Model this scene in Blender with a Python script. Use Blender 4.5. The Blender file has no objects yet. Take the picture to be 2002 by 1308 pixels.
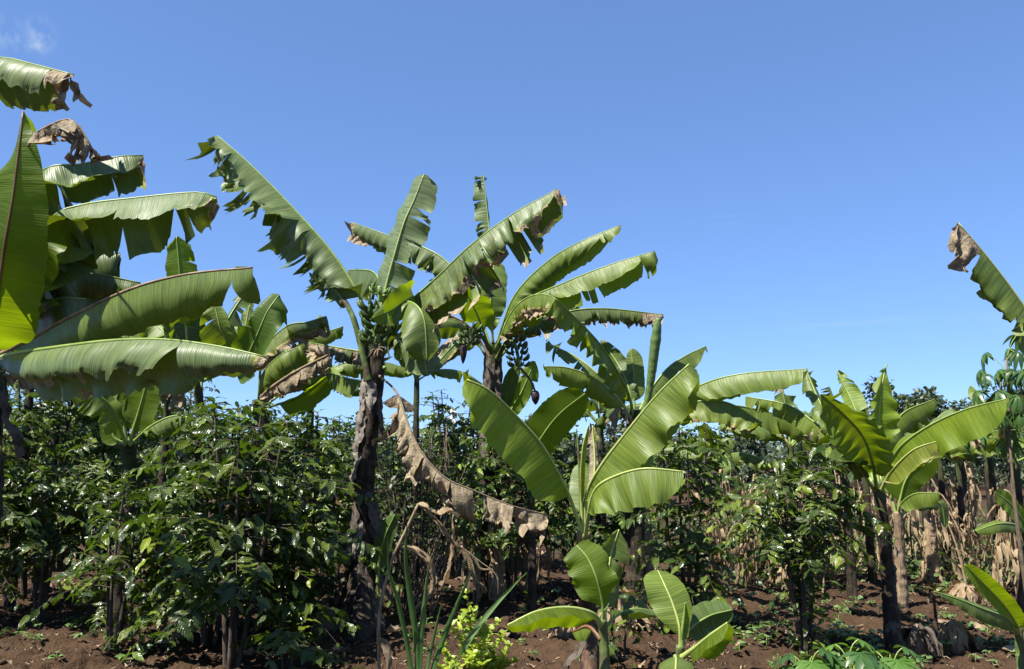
import bpy, math
import numpy as np
from mathutils import Vector, Matrix
C = bpy.context.scene.collection
scene = bpy.context.scene
R = math.radians

# ------------------------------------------------------------------ camera
CAM = np.array([0.0, 0.0, 1.6]); PITCH = R(8.9); FPX = 1571.0
XA = np.array([1.0, 0, 0]); FA = np.array([0, math.cos(PITCH), math.sin(PITCH)]); UA = np.array([0, -math.sin(PITCH), math.cos(PITCH)])
def at(px, py, d):
    return CAM + d * (FA + XA * (px - 1001) / FPX + UA * (654 - py) / FPX)
def cdir(x, y, z):
    v = XA * x + UA * y + FA * z
    return v / np.linalg.norm(v)
cam = bpy.data.cameras.new('camera'); cam_o = bpy.data.objects.new('camera', cam); C.objects.link(cam_o)
cam.sensor_width = 36; cam.lens = 36 * FPX / 2002; cam.clip_end = 3000; cam.clip_start = 0.05
cam_o.location = CAM; cam_o.rotation_euler = (math.pi / 2 + PITCH, 0, 0)
scene.camera = cam_o

# ------------------------------------------------------------------ noise
def _h(ix, iy, s):
    n = (ix.astype(np.int64) * 374761393 + iy.astype(np.int64) * 668265263 + s * 974711) & 0xFFFFFFFF
    n = ((n ^ (n >> 13)) * 1274126177) & 0xFFFFFFFF
    return ((n ^ (n >> 16)) & 0xFFFF) / 65535.0
def vn(x, y, s=0):
    x = np.asarray(x, float); y = np.asarray(y, float)
    ix = np.floor(x); iy = np.floor(y); fx = x - ix; fy = y - iy
    fx = fx * fx * (3 - 2 * fx); fy = fy * fy * (3 - 2 * fy)
    ix = ix.astype(np.int64); iy = iy.astype(np.int64)
    a = _h(ix, iy, s) * (1 - fx) + _h(ix + 1, iy, s) * fx
    b = _h(ix, iy + 1, s) * (1 - fx) + _h(ix + 1, iy + 1, s) * fx
    return (a * (1 - fy) + b * fy) * 2 - 1
def fbm(x, y, s=0, o=4):
    r = 0; a = 1.0
    for k in range(o):
        r = r + a * vn(x * 2 ** k, y * 2 ** k, s + k * 7); a *= 0.5
    return r
def gz(x, y):
    x = np.asarray(x, float); y = np.asarray(y, float)
    return 0.07 * vn(x * 0.45, y * 0.45, 3) + 0.045 * fbm(x * 1.3, y * 1.3, 5, 2)
def clod(x, y):
    r = np.abs(vn(x * 6.5, y * 6.5, 11)); q = np.abs(vn(x * 14, y * 14, 17))
    return 0.085 * (1 - r) * (0.4 + 0.6 * vn(x * 1.7, y * 1.7, 23) ** 2) + 0.042 * (1 - q) + 0.02 * vn(x * 31, y * 31, 29) - 0.075
def ground_at(px, py):
    d = FA + XA * (px - 1001) / FPX + UA * (654 - py) / FPX
    t = (0 - CAM[2]) / d[2]
    for _ in range(4):
        p = CAM + d * t
        t = (float(gz(p[0], p[1])) - CAM[2]) / d[2]
    return CAM + d * t
def on_ground(x, y, sink=0.03):
    return np.array([x, y, float(gz(x, y)) - sink])
def below(px, py, d):                                    # the ground straight under a point of the photo
    p = at(px, py, d); return on_ground(p[0], p[1])

# ------------------------------------------------------------------ mesh helpers
def make(name, V, F, mat, parent=None, uv=None, attrs=None, smooth=True, loc=None):
    V = np.asarray(V, np.float32); F = np.asarray(F, np.int32)
    me = bpy.data.meshes.new(name)
    me.vertices.add(len(V)); me.vertices.foreach_set('co', V.ravel())
    k = F.shape[1]
    me.loops.add(F.size); me.loops.foreach_set('vertex_index', F.ravel())
    me.polygons.add(len(F)); me.polygons.foreach_set('loop_start', np.arange(0, F.size, k, dtype=np.int32))
    me.polygons.foreach_set('use_smooth', np.full(len(F), smooth))
    if uv is not None:
        l = me.uv_layers.new(name='UVMap'); l.data.foreach_set('uv', np.asarray(uv, np.float32)[F.ravel()].ravel())
    for an, av in (attrs or {}).items():
        a = me.attributes.new(an, 'FLOAT', 'POINT'); a.data.foreach_set('value', np.asarray(av, np.float32))
    me.update(calc_edges=True)
    if mat: me.materials.append(mat)
    o = bpy.data.objects.new(name, me); C.objects.link(o)
    if parent: o.parent = parent
    if loc is not None: o.location = loc
    return o
def thing(name, label, cat, loc, group=None, rz=0):
    o = bpy.data.objects.new(name, None); C.objects.link(o); o.empty_display_size = 0.1
    o.location = loc; o.rotation_euler = (0, 0, rz); o['label'] = label; o['category'] = cat
    if group: o['group'] = group
    return o
def tag(o, label=None, cat=None, group=None, kind=None):
    if label: o['label'] = label
    if cat: o['category'] = cat
    if group: o['group'] = group
    if kind: o['kind'] = kind
    return o
KIDS = {}
def copy_tree(o, loc, rz, scale=1.0, label=None, group=None):
    c = o.copy(); C.objects.link(c); c.location = loc; c.rotation_euler = (0, 0, rz); c.scale = (scale,) * 3
    if label: c['label'] = label
    if group: c['group'] = group
    if o.name not in KIDS: KIDS[o.name] = [(k, list(k.children)) for k in o.children]
    for k, subs in KIDS[o.name]:
        q = k.copy(); C.objects.link(q); q.parent = c
        for s in subs:
            w = s.copy(); C.objects.link(w); w.parent = q
    return c
def resample(P, n):
    P = np.asarray(P, float)
    if len(P) > 2:                                       # Catmull-Rom
        Q = np.vstack([2 * P[0] - P[1], P, 2 * P[-1] - P[-2]]); out = []
        for i in range(1, len(Q) - 2):
            t = np.linspace(0, 1, 24, endpoint=False)[:, None]
            a, b, c, d = Q[i - 1], Q[i], Q[i + 1], Q[i + 2]
            out.append(0.5 * (2 * b + (c - a) * t + (2 * a - 5 * b + 4 * c - d) * t ** 2 + (3 * b - a - 3 * c + d) * t ** 3))
        P = np.vstack(out + [Q[-2][None]])
    s = np.r_[0, np.cumsum(np.linalg.norm(np.diff(P, axis=0), axis=1))]
    u = np.linspace(0, s[-1], n)
    return np.stack([np.interp(u, s, P[:, k]) for k in range(3)], 1), s[-1]
def tangents(P):
    T = np.gradient(P, axis=0); return T / (np.linalg.norm(T, axis=1)[:, None] + 1e-9)
def tube(P, rad, ns=8, jit=0.0, seed=0, cap=True):
    P = np.asarray(P, float); n = len(P); T = tangents(P)
    rad = np.broadcast_to(np.asarray(rad, float), (n,))
    ref = np.array([0.31, 0.77, 0.2]); A = np.cross(T, ref); A /= np.linalg.norm(A, axis=1)[:, None]; B = np.cross(T, A)
    th = np.linspace(0, 2 * np.pi, ns, endpoint=False)
    rr = rad[:, None] * np.ones(ns)
    if jit:
        ii = np.arange(n)[:, None] * 0.35; rr = rr * (1 + jit * vn(ii + 0 * th, th[None] * 1.6 + 3 + 0 * ii, seed) + jit * .6 * vn(ii * 3 + 0 * th, th[None] * 4 + 0 * ii, seed + 2))
    V = P[:, None] + rr[..., None] * (np.cos(th)[None, :, None] * A[:, None] + np.sin(th)[None, :, None] * B[:, None])
    V = V.reshape(-1, 3); i = np.arange(n - 1)[:, None] * ns; j = np.arange(ns)[None]; jn = (j + 1) % ns
    F = np.stack([i + j, i + jn, i + ns + jn, i + ns + j], -1).reshape(-1, 4)
    s = np.r_[0, np.cumsum(np.linalg.norm(np.diff(P, axis=0), axis=1))]
    uv = np.stack([np.repeat(s, ns), np.tile(th / 6.283, n)], 1)
    if cap:
        V = np.vstack([V, P[0], P[-1]]); uv = np.vstack([uv, [0, 0], [s[-1], 0]])
        c0 = n * ns; 
        F = list(map(tuple, F))
        for a in range(0, ns, 2):
            F.append((c0, (a + 2) % ns, (a + 1) % ns, a)); F.append((c0 + 1, (n - 1) * ns + a, (n - 1) * ns + (a + 1) % ns, (n - 1) * ns + (a + 2) % ns))
        F = np.array(F)
    return V, F, uv
class Bag:
    def __init__(s): s.V = []; s.F = []; s.U = []; s.A = []; s.n = 0
    def add(s, V, F, uv=None, a=0.0):
        V = np.asarray(V, float); s.V.append(V); s.F.append(np.asarray(F) + s.n)
        s.U.append(np.zeros((len(V), 2)) if uv is None else uv); s.A.append(np.broadcast_to(np.asarray(a, float), (len(V),))); s.n += len(V)
    def build(s, name, mat, parent=None, org=(0, 0, 0), an='tint', **k):
        return make(name, np.vstack(s.V) - np.asarray(org), np.vstack(s.F), mat, parent, np.vstack(s.U), {an: np.concatenate(s.A)}, **k)

# ------------------------------------------------------------------ materials
class NB:
    def __init__(s, name):
        s.m = bpy.data.materials.new(name); s.m.use_nodes = True; s.t = s.m.node_tree; s.t.nodes.clear()
        s.out = s.t.nodes.new('ShaderNodeOutputMaterial')
    def n(s, typ, ins=None, **props):
        nd = s.t.nodes.new('ShaderNode' + typ)
        for k, v in props.items(): setattr(nd, k, v)
        for k, v in (ins or {}).items():
            if isinstance(v, bpy.types.NodeSocket): s.t.links.new(v, nd.inputs[k])
            else: nd.inputs[k].default_value = v
        return nd
    def math(s, op, a, b=0.0, clamp=False):
        return s.n('Math', {0: a, 1: b}, operation=op, use_clamp=clamp).outputs[0]
    def mix(s, f, a, b, blend='MIX'):
        nd = s.n('Mix', data_type='RGBA', blend_type=blend)
        for k, v in ((0, f), (6, a), (7, b)):
            if isinstance(v, bpy.types.NodeSocket): s.t.links.new(v, nd.inputs[k])
            else: nd.inputs[k].default_value = v if k == 0 else tuple(v) + ((1,) if len(v) == 3 else ())
        return nd.outputs[2]
    def noise(s, vec, scale, detail=3, rough=.55):
        return s.n('TexNoise', {'Vector': vec, 'Scale': scale, 'Detail': detail, 'Roughness': rough}).outputs[0]
    def vscale(s, vec, v):
        return s.n('VectorMath', {0: vec, 1: v}, operation='MULTIPLY').outputs[0]
    def ramp(s, f, a, b):
        return s.n('MapRange', {0: f, 1: a, 2: b, 3: 0.0, 4: 1.0}).outputs[0]
    def attr(s, name): return s.n('Attribute', attribute_name=name).outputs['Fac']
    def uv(s): return s.n('UVMap').outputs[0]
    def pos(s): return s.n('TexCoord').outputs['Object']
    def bump(s, h, strength=.5, dist=.01):
        return s.n('Bump', {'Strength': strength, 'Distance': dist, 'Height': h}).outputs[0]
    def done(s, sh):
        s.t.links.new(sh, s.out.inputs[0]); return s.m

def banana_leaf_material():
    b = NB('banana_leaf'); uv = b.uv(); pos = b.pos()
    oi = b.n('ObjectInfo'); oc = oi.outputs['Color']; oa = oi.outputs['Alpha']
    st = b.vscale(uv, (1, .06, 1))
    vein = b.math('ADD', b.math('MULTIPLY', b.noise(st, 120, 1), .5), b.math('MULTIPLY', b.noise(st, 52, 1), .5)); broad = b.noise(st, 20, 3); sx = b.n('SeparateXYZ', {0: uv}).outputs[0]
    ridge = b.math('SINE', b.math('ADD', b.math('MULTIPLY', sx, 520.0), b.math('MULTIPLY', broad, 16.0))); vein = b.math('ADD', b.math('MULTIPLY', vein, .85), b.math('MULTIPLY', b.math('ADD', ridge, 1.0), .07))
    patch = b.noise(pos, 3.5, 4); fleck = b.noise(pos, 42, 2)
    col = b.mix(b.ramp(vein, .38, .62), b.mix(1.0, oc, (.55, .62, .55), 'MULTIPLY'), b.mix(1.0, oc, (1.3, 1.25, 1.3), 'MULTIPLY'))
    col = b.mix(b.math('MULTIPLY', b.ramp(broad, .45, .75), .45), col, b.mix(1.0, oc, (1.5, 1.25, .9), 'MULTIPLY'))
    col = b.mix(b.math('MULTIPLY', b.ramp(patch, .5, .8), .35), col, b.mix(1.0, oc, (.7, .8, .75), 'MULTIPLY'))
    col = b.mix(b.math('MULTIPLY', b.ramp(fleck, .66, .74), .5), col, (.16, .15, .03))
    col = b.mix(b.math('MULTIPLY', b.ramp(b.noise(pos, 1.7, 2), .52, .75), .4), col, b.mix(1.0, oc, (1.5, 1.25, .7), 'MULTIPLY'))
    back = b.n('NewGeometry').outputs['Backfacing']
    col = b.mix(b.math('MULTIPLY', back, .5), col, b.mix(1.0, oc, (1.05, 1.15, 1.0), 'MULTIPLY'))
    dn = b.noise(pos, 28, 4); dn2 = b.noise(st, 60, 3)
    dry = b.ramp(b.math('ADD', b.attr('dry'), b.math('MULTIPLY', b.math('SUBTRACT', dn, .5), .55)), .46, .56)
    halo = b.ramp(b.math('ADD', b.attr('dry'), b.math('MULTIPLY', b.math('SUBTRACT', dn, .5), .5)), .24, .47)
    col = b.mix(b.math('MULTIPLY', halo, .6), col, (.30, .27, .04))
    dcol = b.mix(b.ramp(dn2, .3, .7), (.14, .108, .068), (.35, .29, .195))
    dcol = b.mix(b.ramp(dn, .55, .75), dcol, (.09, .05, .028))
    col = b.mix(dry, col, dcol)
    tr = b.mix(1.0, oc, (3.0, 2.7, .3), 'MULTIPLY')
    tr = b.mix(b.ramp(vein, .3, .7), b.mix(1.0, tr, (.75, .8, .6), 'MULTIPLY'), tr)
    tr = b.mix(dry, tr, (.20, .12, .05))
    h = b.math('ADD', b.math('MULTIPLY', vein, .6), broad)
    h = b.math('ADD', h, b.math('MULTIPLY', b.math('MULTIPLY', dn, dry), 2.5))
    nb = b.bump(h, .5, .012)
    rough = b.math('ADD', .47, b.math('MULTIPLY', dry, .35))
    spec = b.math('SUBTRACT', .36, b.math('MULTIPLY', dry, .28))
    p = b.n('BsdfPrincipled', {'Base Color': col, 'Roughness': rough, 'Specular IOR Level': spec, 'Normal': nb}).outputs[0]
    t = b.n('BsdfTranslucent', {'Color': tr, 'Normal': nb}).outputs[0]
    return b.done(b.n('MixShader', {0: b.math('MULTIPLY', oa, b.math('SUBTRACT', 1.0, b.math('MULTIPLY', dry, .5))), 1: p, 2: t}).outputs[0])

def small_leaf_material(name, dark, light, tr, rough=.3, trans=.22, vein=0.0, spec=.5):
    b = NB(name); uv = b.uv(); t = b.attr('tint')
    n = b.noise(b.pos(), 9, 2)
    col = b.mix(t, dark, light)
    col = b.mix(b.math('MULTIPLY', b.ramp(n, .4, .7), .35), col, b.mix(1.0, col, (.55, .62, .6), 'MULTIPLY'))
    sx = b.n('SeparateXYZ', {0: uv}); av = b.math('ABSOLUTE', sx.outputs[1])
    col = b.mix(1.0, col, b.n('ObjectInfo').outputs['Color'], 'MULTIPLY')
    midl = b.ramp(av, .09, .03)
    col = b.mix(b.math('MULTIPLY', midl, .5), col, b.mix(1.0, col, (1.9, 1.8, 1.4), 'MULTIPLY'))
    ins = {'Base Color': col, 'Roughness': rough, 'Specular IOR Level': spec}
    if vein:
        w = b.math('SINE', b.math('MULTIPLY', b.math('SUBTRACT', sx.outputs[0], b.math('MULTIPLY', av, .22)), 48.0))
        ins['Normal'] = b.bump(w, vein, .006)
    p = b.n('BsdfPrincipled', ins).outputs[0]
    tt = b.n('BsdfTranslucent', {'Color': b.mix(t, tr, tuple(min(1, c * 1.8) for c in tr))}).outputs[0]
    return b.done(b.n('MixShader', {0: trans, 1: p, 2: tt}).outputs[0])

def fibre_material(name, c1, c2, c3, sc=(30, 30, 2.2), rough=.8, bump=.8, green=None, rings=False):
    b = NB(name); pos = b.pos()
    a = b.noise(b.vscale(pos, sc), 1.0, 4, .65); q = b.noise(pos, 7, 4, .6)
    col = b.mix(b.ramp(a, .34, .64), c1, c2); col = b.mix(b.ramp(q, .48, .66), col, c3)
    if rings:
        uv = b.n('SeparateXYZ', {0: b.uv()}); ph = b.math('ADD', b.math('MULTIPLY', uv.outputs[0], 13.0), b.math('MULTIPLY', b.noise(pos, 4, 2), 9.0))
        saw = b.math('FRACT', b.math('MULTIPLY', b.math('ADD', ph, b.math('MULTIPLY', uv.outputs[1], 6.0)), .33))
        col = b.mix(b.math('MULTIPLY', b.ramp(saw, .12, .0), .8), col, (.008, .006, .005)); col = b.mix(b.math('MULTIPLY', b.ramp(saw, .72, .98), .45), col, (.10, .073, .05)); a = b.math('ADD', a, b.math('MULTIPLY', saw, .8))
    if green:
        col = b.mix(b.math('MULTIPLY', b.attr('tint'), b.ramp(q, .75, .45)), col, green)
    p = b.n('BsdfPrincipled', {'Base Color': col, 'Roughness': rough, 'Specular IOR Level': .25, 'Normal': b.bump(b.math('ADD', a, b.math('MULTIPLY', q, .6)), bump, .02)}).outputs[0]
    return b.done(p)

def dry_leaf_material(name, c1, c2, c3):
    b = NB(name); uv = b.uv(); pos = b.pos()
    a = b.noise(b.vscale(uv, (3, 60, 1)), 1.0, 3); q = b.noise(pos, 14, 4)
    col = b.mix(b.ramp(a, .3, .7), c1, c2); col = b.mix(b.ramp(q, .52, .72), col, c3)
    p = b.n('BsdfPrincipled', {'Base Color': col, 'Roughness': .75, 'Specular IOR Level': .2, 'Normal': b.bump(b.math('ADD', a, q), .6, .012)}).outputs[0]
    t = b.n('BsdfTranslucent', {'Color': b.mix(1.0, col, (1.2, .9, .6), 'MULTIPLY')}).outputs[0]
    return b.done(b.n('MixShader', {0: .25, 1: p, 2: t}).outputs[0])

def soil_material():
    b = NB('red_brown_soil'); p = b.n('NewGeometry').outputs['Position']
    n1 = b.noise(p, 1.1, 4); n2 = b.noise(p, 9, 5, .65); n3 = b.noise(p, 55, 4, .6)
    col = b.mix(b.ramp(n1, .35, .65), (.044, .026, .015), (.068, .040, .023))
    col = b.mix(b.math('MULTIPLY', b.ramp(n2, .42, .7), .75), col, (.090, .055, .032))
    col = b.mix(b.math('MULTIPLY', b.ramp(n3, .6, .72), .5), col, (.125, .088, .06))
    h = b.math('ADD', b.math('MULTIPLY', n2, 1.6), b.math('MULTIPLY', n3, .7))
    return b.done(b.n('BsdfPrincipled', {'Base Color': col, 'Roughness': .95, 'Specular IOR Level': .12, 'Normal': b.bump(h, .9, .05)}).outputs[0])

def plain_material(name, c1, c2, rough=.5, scale=20, spec=.4, trans=None, bump=.3):
    b = NB(name); n = b.noise(b.pos(), scale, 3)
    col = b.mix(b.ramp(n, .35, .65), c1, c2)
    p = b.n('BsdfPrincipled', {'Base Color': col, 'Roughness': rough, 'Specular IOR Level': spec, 'Normal': b.bump(n, bump, .01)}).outputs[0]
    if trans:
        t = b.n('BsdfTranslucent', {'Color': tuple(trans) + (1,)}).outputs[0]
        p = b.n('MixShader', {0: .25, 1: p, 2: t}).outputs[0]
    return b.done(p)

M_LEAF = banana_leaf_material()
M_RIB = plain_material('green_midrib', (0.1376, 0.2064, 0.0413), (0.2064, 0.2752, 0.0688), .4, 8)
M_RIBY = plain_material('yellow_midrib', (0.2339, 0.289, 0.0688), (0.3165, 0.3578, 0.1101), .4, 8)
M_RIBR = plain_material('reddish_midrib', (0.1101, 0.0482, 0.0206), (0.1651, 0.0826, 0.0344), .45, 8)
M_RIBD = plain_material('dry_midrib', (0.1376, 0.0894, 0.0482), (0.2614, 0.1926, 0.117), .8, 12)
M_STEM = fibre_material('banana_stem', (0.0130, 0.0094, 0.0065), (0.0540, 0.0389, 0.0259), (0.0079, 0.0058, 0.0043), green=(0.0432, 0.0576, 0.0187), rings=True)
M_SPEAR = plain_material('spear_leaf', (0.0688, 0.117, 0.031), (0.117, 0.1789, 0.0516), .5, 30)
M_STEMG = fibre_material('green_stem', (0.055, 0.0826, 0.0241), (0.1307, 0.1789, 0.055), (0.0826, 0.055, 0.0344), (24, 24, 1.5), .5, .4)
M_SHEATH_SUN = dry_leaf_material('sunlit_sheath', (.19, .165, .135), (.34, .31, .27), (.10, .075, .05))  # paler sheath copy, sunlight on the trunk's left side put into the colour
M_SHEATH = dry_leaf_material('dry_sheath', (0.0853, 0.0661, 0.0490), (0.1792, 0.1536, 0.1280), (0.0512, 0.0320, 0.0192))
M_STRAW = dry_leaf_material('dry_straw', (0.2477, 0.1734, 0.0949), (0.4294, 0.3385, 0.2147), (0.1568, 0.0949, 0.0496))
M_STALK = fibre_material('dry_stalk', (0.1651, 0.1101, 0.0585), (0.3165, 0.2477, 0.1514), (0.1376, 0.0826, 0.0413), (60, 60, 3))
M_DEAD = fibre_material('dead_stem', (0.1287, 0.0833, 0.0492), (0.3027, 0.2270, 0.1514), (0.1816, 0.1211, 0.0757), (38, 38, 1.6))
M_COFFEE = small_leaf_material('coffee_leaf', (.021, .043, .009), (.19, .245, .022), (.10, .19, .008), .28, .2, .38, .45)
M_BUSH = small_leaf_material('bush_leaf', (0.0241, 0.0516, 0.0138), (0.0826, 0.1307, 0.0275), (0.0826, 0.1514, 0.0138), .45, .25)
M_TREE = small_leaf_material('tree_leaf', (0.0193, 0.0358, 0.0124), (0.0619, 0.0826, 0.031), (0.0688, 0.1032, 0.0206), .5, .2)
M_CASS = small_leaf_material('cassava_leaf', (0.0344, 0.0791, 0.0206), (0.0894, 0.1789, 0.0241), (0.1238, 0.2339, 0.0206), .36, .25)
M_SEED = small_leaf_material('seedling_leaf', (0.0619, 0.117, 0.031), (0.1445, 0.227, 0.0688), (0.1376, 0.2477, 0.0275), .5, .2)
M_LIME = small_leaf_material('lime_shrub_leaf', (0.1651, 0.2477, 0.0206), (0.3027, 0.3715, 0.0344), (0.3784, 0.4472, 0.0344), .4, .32)
M_CANE = small_leaf_material('cane_leaf', (0.0516, 0.1101, 0.031), (0.117, 0.1858, 0.0688), (0.1032, 0.2202, 0.0206), .35, .22)
M_BARK = fibre_material('coffee_bark', (0.0344, 0.0261, 0.0193), (0.0894, 0.0688, 0.0516), (0.0206, 0.0165, 0.0124), (40, 40, 6))
M_TWIG = plain_material('twig', (0.0894, 0.0654, 0.0413), (0.1651, 0.1238, 0.0826), .8)
M_PET = plain_material('leaf_stalk', (0.1514, 0.227, 0.0482), (0.227, 0.289, 0.0826), .45)
M_FRUIT = plain_material('green_banana', (.036, .066, .014), (.062, .105, .022), .42, 14)
M_FRUITL = plain_material('young_banana', (0.0963, 0.1651, 0.0344), (0.1514, 0.227, 0.055), .42, 14)
M_BUD = plain_material('flower_bud', (0.0241, 0.0124, 0.0165), (0.0482, 0.0241, 0.0275), .5, 9)
M_WHITE = plain_material('white_plastic', (0.4266, 0.4128, 0.3784), (0.5504, 0.5366, 0.5091), .5, 6)
M_SOIL = soil_material()

OLD = (.092, .130, .044, .14); MID = (.092, .134, .028, .24); YNG = (.130, .192, .018, .36); LIT = (.114, .162, .026, .28); DRK = (.062, .096, .022, .2); YEL = (.170, .205, .032, .36); BACK = (.090, .135, .012, .5)  # LIT, DRK and BACK put sunlit, shaded and backlit looks into leaf colour

# ------------------------------------------------------------------ banana leaf
def leaf(root, P, sides, t0=.15, tint=OLD, dry_tip=0., dry_edge=0., dry_all=0., rag=.05, tip='round', rib=(.02, .004), up=None, seed=1, wave=.05, ribmat=None, name='leaf', label=None, prof0=.12):
    rng = np.random.default_rng(seed); org = np.array(root.location)
    M, L = resample(P, 240); T = tangents(M)
    up = np.array([0, 0, 1.0]) if up is None else np.asarray(up, float)
    (A, wA, drA, tA), (B, wB, drB, tB) = sides
    A = np.asarray(A, float); B = np.asarray(B, float); tm = T[150]
    if np.dot(np.cross(tm, A) + np.cross(B, tm), up) < 0:
        A, wA, drA, tA, B, wB, drB, tB = B, wB, drB, tB, A, wA, drA, tA
    Lb = L * (1 - t0); s240 = np.linspace(0, 1, 240); bag = Bag()
    def ev(arr, u): return np.stack([np.interp(u, s240, arr[:, k]) for k in range(3)], -1)
    K = int(np.clip(Lb / .022, 22, 110)); RW = 9
    ph = rng.uniform(0, 6, 4)
    for si, (D0, w, dr, nt) in enumerate(((A, wA, drA, tA), (B, wB, drB, tB))):
        if w <= 0: continue
        cuts = np.sort(rng.uniform(.10, .985, nt)); ed = np.r_[0, cuts, 1.0]
        ed = ed[np.r_[True, np.diff(ed) > .006]]
        if ed[-1] < 1: ed[-1] = 1.0
        ns = len(ed) - 1; torn = ns > 1
        big = rng.normal(0, 1, ns)
        for k in range(ns):
            b0, b1 = ed[k], ed[k + 1]; bc = (b0 + b1) / 2
            if dry_all > .9 and torn and b1 - b0 < .11 and rng.random() < .4: continue
            m = max(3, int((b1 - b0) * K) + 1)
            v0 = (rng.uniform(.02, .5) if dry_all < .5 else rng.uniform(.0, .2)) if torn else 1.0; shear = rng.normal(0, .10) if torn else 0.; plumb = (.25 if dry_all < .5 else .8) if torn else 0.
            ang = (big[k] * .34 + .12) if torn else 0.
            gap = (rng.uniform(.05, .30) if dry_all < .5 else rng.uniform(.12, .5)) if torn else 0.
            dseg = dry_all
            if torn and bc > 1 - dry_tip * 1.3 and rng.random() < .75: dseg = max(dseg, 1.0)
            if torn and dry_edge > 0 and rng.random() < dry_edge * .5: dseg = max(dseg, .26)
            slen = (rng.uniform(.80, 1.0) if dry_all < .5 else rng.uniform(.4, 1.05)) if torn else 1.0
            bs = np.linspace(b0, b1, m); v = np.linspace(0, 1, RW)
            Bg, Vg = np.meshgrid(bs, v, indexing='ij')
            ramp = np.clip((Vg - v0) / max(1e-3, 1 - v0), 0, 1)
            bu = bc + (Bg - bc) * (1 - gap * ramp)
            u = t0 + (1 - t0) * bu
            Pm = ev(M, u); t = ev(T, u); t /= np.linalg.norm(t, axis=-1)[..., None]
            D = D0 - t * (t @ D0)[..., None] * .93; D /= np.linalg.norm(D, axis=-1)[..., None]
            E = np.array([0, 0, -1.0]) + t * t[..., 2:3]; E = E - D * (E * D).sum(-1)[..., None]
            en = np.linalg.norm(E, axis=-1)[..., None]; E = E / np.maximum(en, .25)
            N = np.cross(t, D) * (1 if si == 0 else -1)
            pr = np.minimum(1, (Bg / prof0)) ** .55 * (.86 + .14 * np.sin(np.pi * Bg))
            if tip == 'round': pr = pr * np.sqrt(np.clip(1 - np.clip((Bg - .72) / .285, 0, 1) ** 2, 0, 1))
            elif tip == 'point': pr = pr * np.clip(1 - np.clip((Bg - .35) / .66, 0, 1) ** 2.2, 0, 1)
            else: pr = pr * (1 - .22 * np.clip((Bg - .8) / .2, 0, 1) - .5 * np.clip((Bg - .965) / .035, 0, 1) ** 2)
            ragn = 1 - rag * (.5 + .5 * vn(Bg * Lb * 22, Bg * 0 + si * 9, seed)) - rag * 1.2 * np.clip(vn(Bg * Lb * 60, Bg * 0, seed + 5), 0, 1)
            W = w * pr * np.where(Vg > .75, ragn, 1) * slen
            # dryness
            nz = vn(Bg * Lb * 7, Vg * 2.5 + si * 11, seed + 9)
            dv = np.maximum(dseg, np.clip((Bg - (1 - dry_tip)) / max(.02, dry_tip) * 1.2, 0, 1) * (dry_tip > 0) * (.38 + .45 * nz + .3 * Vg))
            if dry_edge: dv = np.maximum(dv, np.clip((Vg - (1 - dry_edge) + .28 * nz) * 3.2, 0, 1))
            cr = np.clip(dv, 0, 1)
            a = dr * Vg * .6 + ang * ramp + cr * .25 * Vg
            lamb = wave * (1 + .6 * vn(Bg * 5, Bg * 0 + si, seed + 3))
            wv = lamb * np.sin(2 * np.pi * Bg * Lb / (.24 + .1 * math.sin(ph[0])) + ph[1 + si]) * Vg ** 1.6 * w
            wv = wv + .32 * w * cr * Vg * vn(Bg * Lb * 16, Vg * 3, seed + 21)
            curl = rng.normal(0, .22) * w * ramp * ((Bg - bc) / max(1e-3, (b1 - b0)) * 2) ** 2 if torn else 0
            X = Pm + (W * Vg * np.cos(a))[..., None] * D + (W * Vg * np.sin(a))[..., None] * E + (wv + curl)[..., None] * N + ((.12 * Vg + ramp * (shear - plumb * t[..., 2])) * W)[..., None] * t
            X = X + (cr * Vg * .10 * w * vn(Bg * Lb * 24, Vg * 6, seed + 31))[..., None] * t
            idx = np.arange(m * RW).reshape(m, RW)
            q = np.stack([idx[:-1, :-1], idx[1:, :-1], idx[1:, 1:], idx[:-1, 1:]], -1).reshape(-1, 4)
            if si == 1: q = q[:, ::-1]
            bag.add(X.reshape(-1, 3), q, np.stack([Bg * Lb, Vg * w + .01], -1).reshape(-1, 2), dv.ravel())
    o = bag.build(name, M_LEAF, root, org, 'dry'); o.color = tint
    if label: o['label'] = label
    nr = 40; MR, _ = resample(P, nr); Vr, Fr, Ur = tube(MR, rib[0] + (rib[1] - rib[0]) * np.linspace(0, 1, nr) ** .6, 8)
    make('midrib', Vr - org, Fr, ribmat or (M_RIBD if dry_all > .6 else M_RIB), o, Ur)
    return o
_seed = [100]
def LF(root, pts, A, wA, B, wB, dA=.5, dB=.4, tears=(0, 0), up=None, **k):
    _seed[0] += 1; k.setdefault('seed', _seed[0])
    P = [at(*p) for p in pts]
    if up is not None: up = cdir(*up)
    return leaf(root, P, ((cdir(*A), wA, dA, tears[0]), (cdir(*B), wB, dB, tears[1])), up=up, **k)

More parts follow.
